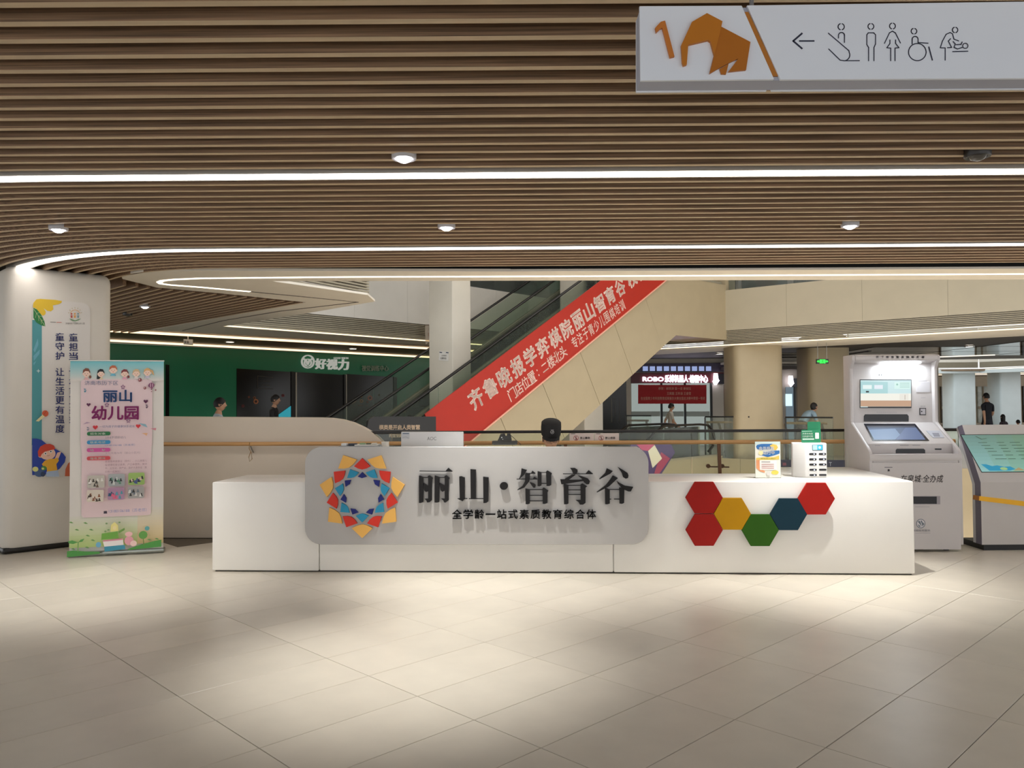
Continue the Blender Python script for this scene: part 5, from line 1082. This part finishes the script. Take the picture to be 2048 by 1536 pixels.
A.t('#e8b4a0', '恭贺：郝雨津 雷一诺 秦铖珏', 1315, 774.5, 1380, 780); A.t('#e8b4a0', '王姵懿 王梓涵 王睿雪', 1332, 784, 1380, 790); A.t('#e8b4a0', '在全国青少年科技教育成果展示大赛全国总决赛中荣获一等奖', 1280, 793.5, 1408, 800); A.done('printed_text', cl)
# green exit sign
xf, xN = plane(V((0, 20.4, 0)), V((0, 1, 0)))
ex = thing('exit_sign', 'green lit running-man exit sign hanging before the second cream pillar', 'sign', xf(1645, 727))
obj('case', MB().prism([xf(*q) for q in ((1633, 718), (1657, 718), (1657, 727.5), (1633, 727.5))], V((0, .05, 0))), M('#0c2410', .4), ex)
GE = E_('#18e83a', 2.6); A = Art(xf, xN, .003)
A.p(GE, [(1639, 719), (1651, 719), (1651, 726.5), (1639, 726.5)]); A.p(GE, [(1633.5, 722.7), (1637, 720), (1637, 721.8), (1638.5, 721.8), (1638.5, 723.6), (1637, 723.6), (1637, 725.4)]); A.p(GE, [(1656.5, 722.7), (1653, 720), (1653, 721.8), (1651.5, 721.8), (1651.5, 723.6), (1653, 723.6), (1653, 725.4)])
A.p('#0c2410', ell(1645.6, 720.6, .8)); A.line('#0c2410', [(1645.3, 721.5), (1644.6, 723.6), (1646.4, 725), (1646, 726.3)], .7); A.line('#0c2410', [(1644.6, 723.6), (1643.2, 725.6)], .7); A.line('#0c2410', [(1643, 722.6), (1645.1, 722), (1647.2, 723)], .6); A.done('pictogram', ex)
for x in (1636, 1654): p = xf(x, 718); obj('hanger', MB().tube([p + V((0, .02, 0)), V((p.x, p.y + .02, 3.04))], .006, 6), STEEL, ex)
# railings on the far floor edge
def far_rail(lab, xL, YL, xR, YR, posts):
    a, b = at(xL, 900, YL), at(xR, 900, YR); a.z = b.z = 0; d = b - a
    t = thing('glass_railing', lab, 'railing', (a + b) / 2)
    obj('glass_pane', MB().prism([a + ZH * .02, b + ZH * .02, b + ZH * 1.12, a + ZH * 1.12], V((0, .012, 0))), GLASS, t)
    obj('top_channel', MB().sweep([a + ZH * 1.13, b + ZH * 1.13], [(-.02, -.02), (.02, -.02), (.02, .02), (-.02, .02)]), BLACK, t)
    obj('end_post', MB().sweep([a, a + ZH * 1.12], [(-.018, -.018), (.018, -.018), (.018, .018), (-.018, .018)], up=V((0, 1, 0))), BLACK, t)
    obj('handrail', MB().tube([a + d * .05 + V((0, .1, .98)), b - d * .08 + V((0, .1, .98))], .03), M('#a9895c', .4), t, smooth=True)
    for u in posts:
        p = a + d * u + V((0, .06, 0)); obj('post', MB().sweep([p, p + ZH * .7, p + V((-.06, .03, .96))], [(-.03, -.02), (.03, -.02), (.03, .02), (-.03, .02)], up=V((0, 1, 0))), M('#7a6a54', .4, .3), t)
far_rail('glass railing on the far floor edge, left of the first cream pillar', 1411, 22.0, 1500, 21.4, (.12, .38, .86))
far_rail('glass railing on the far floor edge, between the cream pillars and the kiosk', 1572, 20.6, 1667, 19.8, (.05, .84))
far_rail('short glass railing by the head of the lower escalator', 1253, 24.6, 1303, 24.2, (.2, .9))

# ================================================================== PEOPLE
SKIN = '#c79a7c'
def person(lab, base, H, yaw, shirt, pants, pose='stand', hair='#15110f', long_hair=False, headpitch=0, headyaw=0, hs=1.0, sleeve='short', shoes='#2a2724', name='person'):
    s = H / 1.75
    J = {'pelvis': (0, 0, .95), 'spine': (0, .01, 1.12), 'chest': (0, .0, 1.30), 'nb': (0, -.01, 1.44), 'neck': (0, .01, 1.52), 'head': (0, .02, 1.58)}
    for sx, n in ((-1, 'L'), (1, 'R')):
        J.update({'sh' + n: (.17 * sx, -.01, 1.41), 'el' + n: (.215 * sx, -.03, 1.13), 'wr' + n: (.22 * sx, .05, .89), 'ha' + n: (.22 * sx, .07, .82),
                  'hip' + n: (.09 * sx, 0, .90), 'kn' + n: (.10 * sx, .02, .50), 'an' + n: (.10 * sx, -.03, .09), 'toe' + n: (.11 * sx, .11, .03)})
    if pose == 'walk':
        J.update({'knL': (-.09, .16, .52), 'anL': (-.09, .24, .10), 'toeL': (-.09, .38, .05), 'knR': (.09, -.05, .50), 'anR': (.09, -.30, .16), 'toeR': (.09, -.22, .04),
                  'elL': (-.22, -.14, 1.16), 'wrL': (-.21, -.15, .92), 'haL': (-.21, -.14, .85), 'elR': (.22, .04, 1.15), 'wrR': (.21, .19, .98), 'haR': (.21, .24, .93)})
    if pose == 'stoop':
        J.update({'spine': (0, .10, 1.08), 'chest': (0, .24, 1.19), 'nb': (0, .34, 1.26), 'neck': (0, .40, 1.29), 'head': (0, .45, 1.32), 'shL': (-.17, .31, 1.22), 'shR': (.17, .31, 1.22),
                  'elL': (-.2, .38, .97), 'wrL': (-.15, .55, .83), 'haL': (-.13, .60, .78), 'elR': (.2, .38, .97), 'wrR': (.15, .55, .83), 'haR': (.13, .60, .78)})
    if pose == 'sit':
        J.update({'pelvis': (0, 0, .53), 'spine': (0, .01, .70), 'chest': (0, .03, .88), 'nb': (0, .05, 1.02), 'neck': (0, .08, 1.09), 'head': (0, .11, 1.14), 'shL': (-.18, .05, .98), 'shR': (.18, .05, .98),
                  'elL': (-.23, .12, .75), 'wrL': (-.14, .33, .765), 'haL': (-.11, .40, .765), 'elR': (.23, .12, .75), 'wrR': (.14, .33, .765), 'haR': (.11, .40, .765),
                  'hipL': (-.09, .02, .52), 'hipR': (.09, .02, .52), 'knL': (-.11, .42, .53), 'knR': (.11, .42, .53), 'anL': (-.11, .38, .10), 'anR': (.11, .38, .10), 'toeL': (-.11, .52, .04), 'toeR': (.11, .52, .04)})
    R = {'pelvis': (.15, .11), 'spine': (.13, .10), 'chest': (.15, .11), 'nb': (.085, .075), 'neck': (.052, .055), 'head': (.06, .06)}
    for n in 'LR': R.update({'sh' + n: (.062, .062), 'el' + n: (.042, .042), 'wr' + n: (.028, .03), 'ha' + n: (.036, .02), 'hip' + n: (.09, .09), 'kn' + n: (.06, .062), 'an' + n: (.042, .045), 'toe' + n: (.045, .03)})
    E2 = [('pelvis', 'spine'), ('spine', 'chest'), ('chest', 'nb'), ('nb', 'neck'), ('neck', 'head')]
    for n in 'LR': E2 += [('nb', 'sh' + n), ('sh' + n, 'el' + n), ('el' + n, 'wr' + n), ('wr' + n, 'ha' + n), ('pelvis', 'hip' + n), ('hip' + n, 'kn' + n), ('kn' + n, 'an' + n), ('an' + n, 'toe' + n)]
    names = list(J); vs = [V(J[k]) for k in names]; rad = [R[k] for k in names]; ed = [(names.index(a), names.index(b)) for a, b in E2]; roots = [0]
    for n, sx in (('L', -1), ('R', 1)):                                   # fingers rooted in the palm
        h = V(J['ha' + n]); d = (h - V(J['wr' + n])).normalized(); sd = V((sx, 0, 0)) if abs(d.x) < .8 else V((0, 1, 0)); fw = d.cross(sd).normalized()
        if fw.y < 0: fw = -fw
        for k in range(5):
            L = (.055, .078, .086, .08, .062)[k]; o = h - d * .02 + fw * ((.025, .024, .008, -.008, -.024)[k])
            dd = (d + fw * .9).normalized() if k == 0 else d
            i0 = len(vs); vs += [o, o + dd * L * .55, o + (dd * .9 - sd * .25).normalized() * L]; rad += [(.011, .011), (.009, .009), (.007, .007)]; ed += [(i0, i0 + 1), (i0 + 1, i0 + 2)]; roots.append(i0)
    me = bpy.data.meshes.new('p'); me.from_pydata(vs, ed, []); o = bpy.data.objects.new('p', me); COL.objects.link(o)
    o.modifiers.new('s', 'SKIN'); sub = o.modifiers.new('u', 'SUBSURF'); sub.levels = 1; sub.render_levels = 1
    for i, sv_ in enumerate(me.skin_vertices[0].data): sv_.radius = rad[i]; sv_.use_root = i in roots
    dg = bpy.context.evaluated_depsgraph_get(); ev = o.evaluated_get(dg); m2 = ev.to_mesh()
    mb = MB(); mb.v = [V(v.co) for v in m2.vertices]; mb.f = [tuple(p.vertices) for p in m2.polygons]
    seg = [(names[a], names[b]) for a, b in ed if a < len(names) and b < len(names)]
    def region(c):
        best = None
        for a, b in seg:
            A_, B_ = V(J[a]), V(J[b]); t = max(0, min(1, (c - A_).dot(B_ - A_) / (B_ - A_).length_squared)); d = (c - A_ - (B_ - A_) * t).length
            if best is None or d < best[0]: best = (d, a, b, t)
        _, a, b, t = best
        if a in ('nb', 'neck') and b in ('neck', 'head'): return 0 if not (a == 'nb' and t < .45) else 1
        if a[:2] == 'el' or a[:2] == 'wr': return 0 if sleeve == 'short' or a[:2] == 'wr' else 1
        if a[:2] == 'sh': return 0 if sleeve == 'short' and t > .72 else 1
        if a[:2] == 'an': return 3
        if a[:2] == 'kn': return 3 if t > .93 else 2
        if a[:3] == 'hip' or b[:3] == 'hip': return 2
        if a == 'pelvis': return 2 if t < .1 else 1
        return 1
    mb.m = [region(sum((mb.v[i] for i in f), V()) / len(f)) for f in mb.f]
    ev.to_mesh_clear(); bpy.data.objects.remove(o)
    hc = V(J['head']) + V((0, .015, .085)) * hs
    HR = Matrix.Rotation(headyaw, 3, 'Z') @ Matrix.Rotation(-headpitch, 3, 'X')
    def hp_(x, y, z): return hc + HR @ (V((x, y, z)) * hs)
    n1, n2 = 20, 14; st = len(mb.v)
    for i in range(n2 + 1):
        ph = PI * i / n2
        for j in range(n1):
            th = 2 * PI * j / n1; x, y, z = math.sin(ph) * math.cos(th), math.sin(ph) * math.sin(th), math.cos(ph)
            jw = 1 - .30 * max(0, -z - .1); yy = y * .097 * jw + (.012 if z < -.5 and y > 0 else 0)
            if y > .9 and -.42 < z < .12: yy += .022 * (1 - abs(z + .18) / .3) if abs(z + .18) < .3 else 0
            if abs(x) > .93 and abs(z + .05) < .3: x *= 1.12
            if y > .6 and .0 < z < .25 and .25 < abs(x) < .55: yy -= .006
            mb.v.append(hp_(x * .076 * jw, yy, z * .118))
    for i in range(n2):
        for j in range(n1):
            mb.f.append((st + i * n1 + j, st + (i + 1) * n1 + j, st + (i + 1) * n1 + (j + 1) % n1, st + i * n1 + (j + 1) % n1)); mb.m.append(0)
    def blob(cx, cy, cz, rx, ry, rz, m):
        s0 = len(mb.v)
        for i in range(7):
            for j in range(8):
                ph, th = PI * i / 6, 2 * PI * j / 8; mb.v.append(hp_(cx + rx * math.sin(ph) * math.cos(th), cy + ry * math.sin(ph) * math.sin(th), cz + rz * math.cos(ph)))
        for i in range(6):
            for j in range(8): mb.f.append((s0 + i * 8 + j, s0 + (i + 1) * 8 + j, s0 + (i + 1) * 8 + (j + 1) % 8, s0 + i * 8 + (j + 1) % 8)); mb.m.append(m)
    for sx in (-1, 1): blob(.03 * sx, .079, .01, .013, .008, .008, 4); blob(.03 * sx, .086, .01, .006, .004, .006, 5); blob(.079 * sx, -.005, -.005, .01, .02, .03, 0); blob(.03 * sx, .083, .033, .017, .005, .004, 5)
    blob(0, .096, -.018, .014, .02, .016, 0); blob(0, .087, -.058, .022, .008, .007, 6)
    Rz = Matrix.Rotation(yaw, 3, 'Z'); base = V(base)
    tr_ = lambda p: base + Rz @ (p * s)
    mb.v = [tr_(p) for p in mb.v]
    root = thing(name, lab, 'person', base)
    obj('body', mb, [M(SKIN, .55), M(shirt, .75, noise=(12, .05)), M(pants, .75, noise=(12, .05)), M(shoes, .5), M('#e8e4de', .3), M('#15110f', .4), M('#9a5a50', .5)], root, smooth=True)
    hm = MB()
    if hair:
        s0 = 0
        for i in range(10):
            for j in range(n1):
                th = 2 * PI * j / n1; front = math.sin(th); lim = .62 * PI - .26 * PI * max(0, front) ** 1.2 if not long_hair else (.98 * PI if front < .35 else .40 * PI)
                ph = lim * i / 9; x, y, z = math.sin(ph) * math.cos(th), math.sin(ph) * math.sin(th), math.cos(ph)
                if long_hair and ph > PI / 2: x, y = math.cos(th) * (.95 - .1 * (ph - PI / 2)), math.sin(th) * .95; z = -(ph - PI / 2) * 1.5
                k_ = 1.0 + .05 * math.sin(th * 7 + i) * (i / 9)
                hm.v.append(tr_(hp_(x * .086 * k_, y * .108 * k_ - .004, z * .127 + .004)))
        for i in range(9):
            for j in range(n1): hm.f.append((i * n1 + j, (i + 1) * n1 + j, (i + 1) * n1 + (j + 1) % n1, i * n1 + (j + 1) % n1)); hm.m.append(0)
        obj('hair', hm, M(hair, .6, noise=(30, .2)), root, smooth=True, norm=False)
    return root, tr_, hp_
# receptionist behind the raised counter
pr = D(uu(1101, 880, .98), .98, 0); fy = math.atan2(-VH.y, -VH.x) - PI / 2
rc, trf, hpf = person('person in a black cap and glasses sitting behind the desk, looking down', pr, 1.69, fy + .05, '#15151a', '#1c1c22', 'sit', '#17120f', headpitch=.3, headyaw=.05, hs=1.06)
def cap(rc, trf, hpf):
    m = MB(); n = 20
    prof = [(-.002, .104, 1.0), (.035, .109, 1.0), (.08, .110, .99), (.125, .106, .97), (.142, .085, .96), (.148, .0, 1)]
    for z, r, k in prof:
        for j in range(n): t = 2 * PI * j / n; m.v.append(trf(hpf(math.cos(t) * r * .92, math.sin(t) * r * 1.08 - .004, z + .045)))
    for i in range(len(prof) - 1):
        for j in range(n): m.f.append((i * n + j, i * n + (j + 1) % n, (i + 1) * n + (j + 1) % n, (i + 1) * n + j)); m.m.append(0)
    c = obj('cap', m, M('#0d0d10', .7, noise=(30, .15)), rc, smooth=True)
    b = MB(); k = 9; top = []; bot = []
    for i in range(k):
        t = -1.15 + 2.3 * i / (k - 1); x = math.sin(t) * .092; y0 = math.cos(t) * .10; top.append((x, y0)); bot.append((x * .96, y0 + .07 * math.cos(t * 1.25)))
    P_ = [hpf(x, y, .045 - .0) for x, y in top] + [hpf(x, y, .030 - abs(x) * .15) for x, y in reversed(bot)]
    b.prism([trf(p) for p in P_], V((0, 0, .006))); obj('brim', b, M('#0d0d10', .7), c)
    e = MB(); f = lambda x, z: trf(hpf(x * 1.25, .119 - (z * .03), .048 + z * 1.25))
    for r0, r1 in ((.012, .0145),):
        for i in range(16):
            a, d = 2 * PI * i / 16, 2 * PI * (i + 1) / 16
            e.face([f(r0 * math.cos(a), .05 + r0 * math.sin(a)), f(r1 * math.cos(a), .05 + r1 * math.sin(a)), f(r1 * math.cos(d), .05 + r1 * math.sin(d)), f(r0 * math.cos(d), .05 + r0 * math.sin(d))])
    for q in ([(-.008, .053), (-.004, .057), (.002, .049), (-.002, .045)], [(.0, .047), (.008, .047), (.008, .050), (.0, .050)], [(-.012, .067), (.012, .067), (.012, .069), (-.012, .069)]): e.face([f(*p) for p in q])
    obj('cap_emblem', e, M('#c9c9cc', .5), c)
cap(rc, trf, hpf)
m = MB()
for sx in (-1, 1): m.tube([trf(hpf(.031 * sx + .021 * math.cos(t), .100, .008 + .016 * math.sin(t))) for t in [2 * PI * i / 14 for i in range(15)]], .0022, 5); m.tube([trf(hpf(.052 * sx, .098, .012)), trf(hpf(.082 * sx, .0, .015))], .002, 5)
m.tube([trf(hpf(-.01, .102, .012)), trf(hpf(.01, .102, .012))], .002, 5)
obj('glasses', m, M('#1a1412', .3), rc)
stl = thing('office_stool', 'dark round stool under the seated receptionist behind the desk', 'stool', pr)
obj('seat', MB().lathe(pr, [(0, .355), (.19, .355), (.2, .37), (.19, .395), (0, .40)], 20), M('#26262a', .6), stl, smooth=True); obj('column', MB().lathe(pr, [(.025, .05), (.025, .355)], 12), STEEL, stl); obj('base', MB().lathe(pr, [(0, 0), (.24, 0), (.24, .02), (.05, .05), (0, .05)], 20), BLACK, stl, smooth=True)
# people in the halls
def on_floor(x, y): p = fl(x, y); p.z = 0; return p
p = on_floor(1342, 906); person('boy in a white t-shirt walking to the right before the far glass shop', p, 1.46, -1.45, '#cfc8ba', '#6f6a66', 'walk', hs=1.08)
p = on_floor(1462, 909); p.y += .0; person('boy in a pale green t-shirt seen from behind beside the first cream pillar', p, 1.40, .25, '#8fb0a0', '#8a8684', 'walk', hs=1.08)
p = on_floor(1603, 917); person('person in a pale blue top bending forward beside the second cream pillar', p, 1.72, -1.2, '#8fa6b4', '#54504c', 'stoop', headpitch=-.5)
p = V((at(1974, 800, 24).x, 24, 0)); person('man in a black shirt seen from behind, walking beyond the kiosks', p, 1.71, .15, '#14161e', '#24242c', 'walk')
p = V((at(2006, 800, 24.4).x, 24.4, 0)); person('child with long dark hair, right of the man in black', p, 1.04, .1, '#3a3038', '#3a3840', 'stand', long_hair=True, hs=1.25)
p = V((at(2036, 800, 25).x, 25, 0)); person('smallest child, at the far right beyond the kiosks', p, .86, .1, '#a07a70', '#4a4a55', 'stand', hs=1.3)
p = V((at(436, 800, 13.2).x, 13.2, 0)); person('boy in a pale shirt behind the parapet, before the green wall', p, 1.64, -1.0, '#b9c4cc', '#5a5a60', 'stand', headyaw=-.3)
p = V((at(548, 800, 18.2).x, 18.2, 0)); person('man in a dark shirt behind the parapet, before the shop window', p, 1.74, -1.5, '#1f1c1c', '#2a2a2e', 'walk')
for x, y, lab in ((6.4, 24.6, 'round ceiling downlight before the far glass shop'), (9.6, 24.2, 'round ceiling downlight between the cream pillars and the far shops'), (12.6, 22.0, 'round ceiling downlight above the hall behind the service kiosk')):  # fittings added to hold the spots that brighten this hall
    t = thing('downlight', lab, 'light', V((x, y, 3.0))); c = V((x, y, 3.0))
    obj('trim_ring', MB().lathe(c, [(.1, .0), (.13, 0), (.13, .03), (.1, .03)], 16), STEEL, t); obj('lens', MB().lathe(c, [(0, .004), (.1, .004)], 16), E_('#fff6ea', 10), t)
    lamp('spot', 'SPOT', (x, y, 2.99), 80, (1, .96, .9), (x, y, 0), t, spot_size=math.radians(150), spot_blend=1, shadow_soft_size=.1)
# navy banner on the far slab edge
nb0 = V((6.06, 21.3, 0)); nbd = (V((12.5, 15.8, 0)) - nb0).normalized(); nbf, nbn = plane(nb0, V((-nbd.y, nbd.x, 0)))
nbt = thing('edge_banner', 'long navy banner on the far floor edge, seen between table poster and power bank station', 'banner', nbf(1620, 935))
obj('sheet', MB().prism([nbf(*q) + nbn * .035 for q in ((1556, 919), (1700, 920), (1700, 935), (1556, 933.5))], nbn * .015), M('#1a1a3c', .5), nbt)
A = Art(nbf, nbn, .052); A.p('#7a3a50', [(1567, 925), (1574, 925), (1574, 931), (1567, 931)]); A.t('#c9cad8', 'T', 1659.5, 924, 1665, 932, .02); A.done('printed_text', nbt)
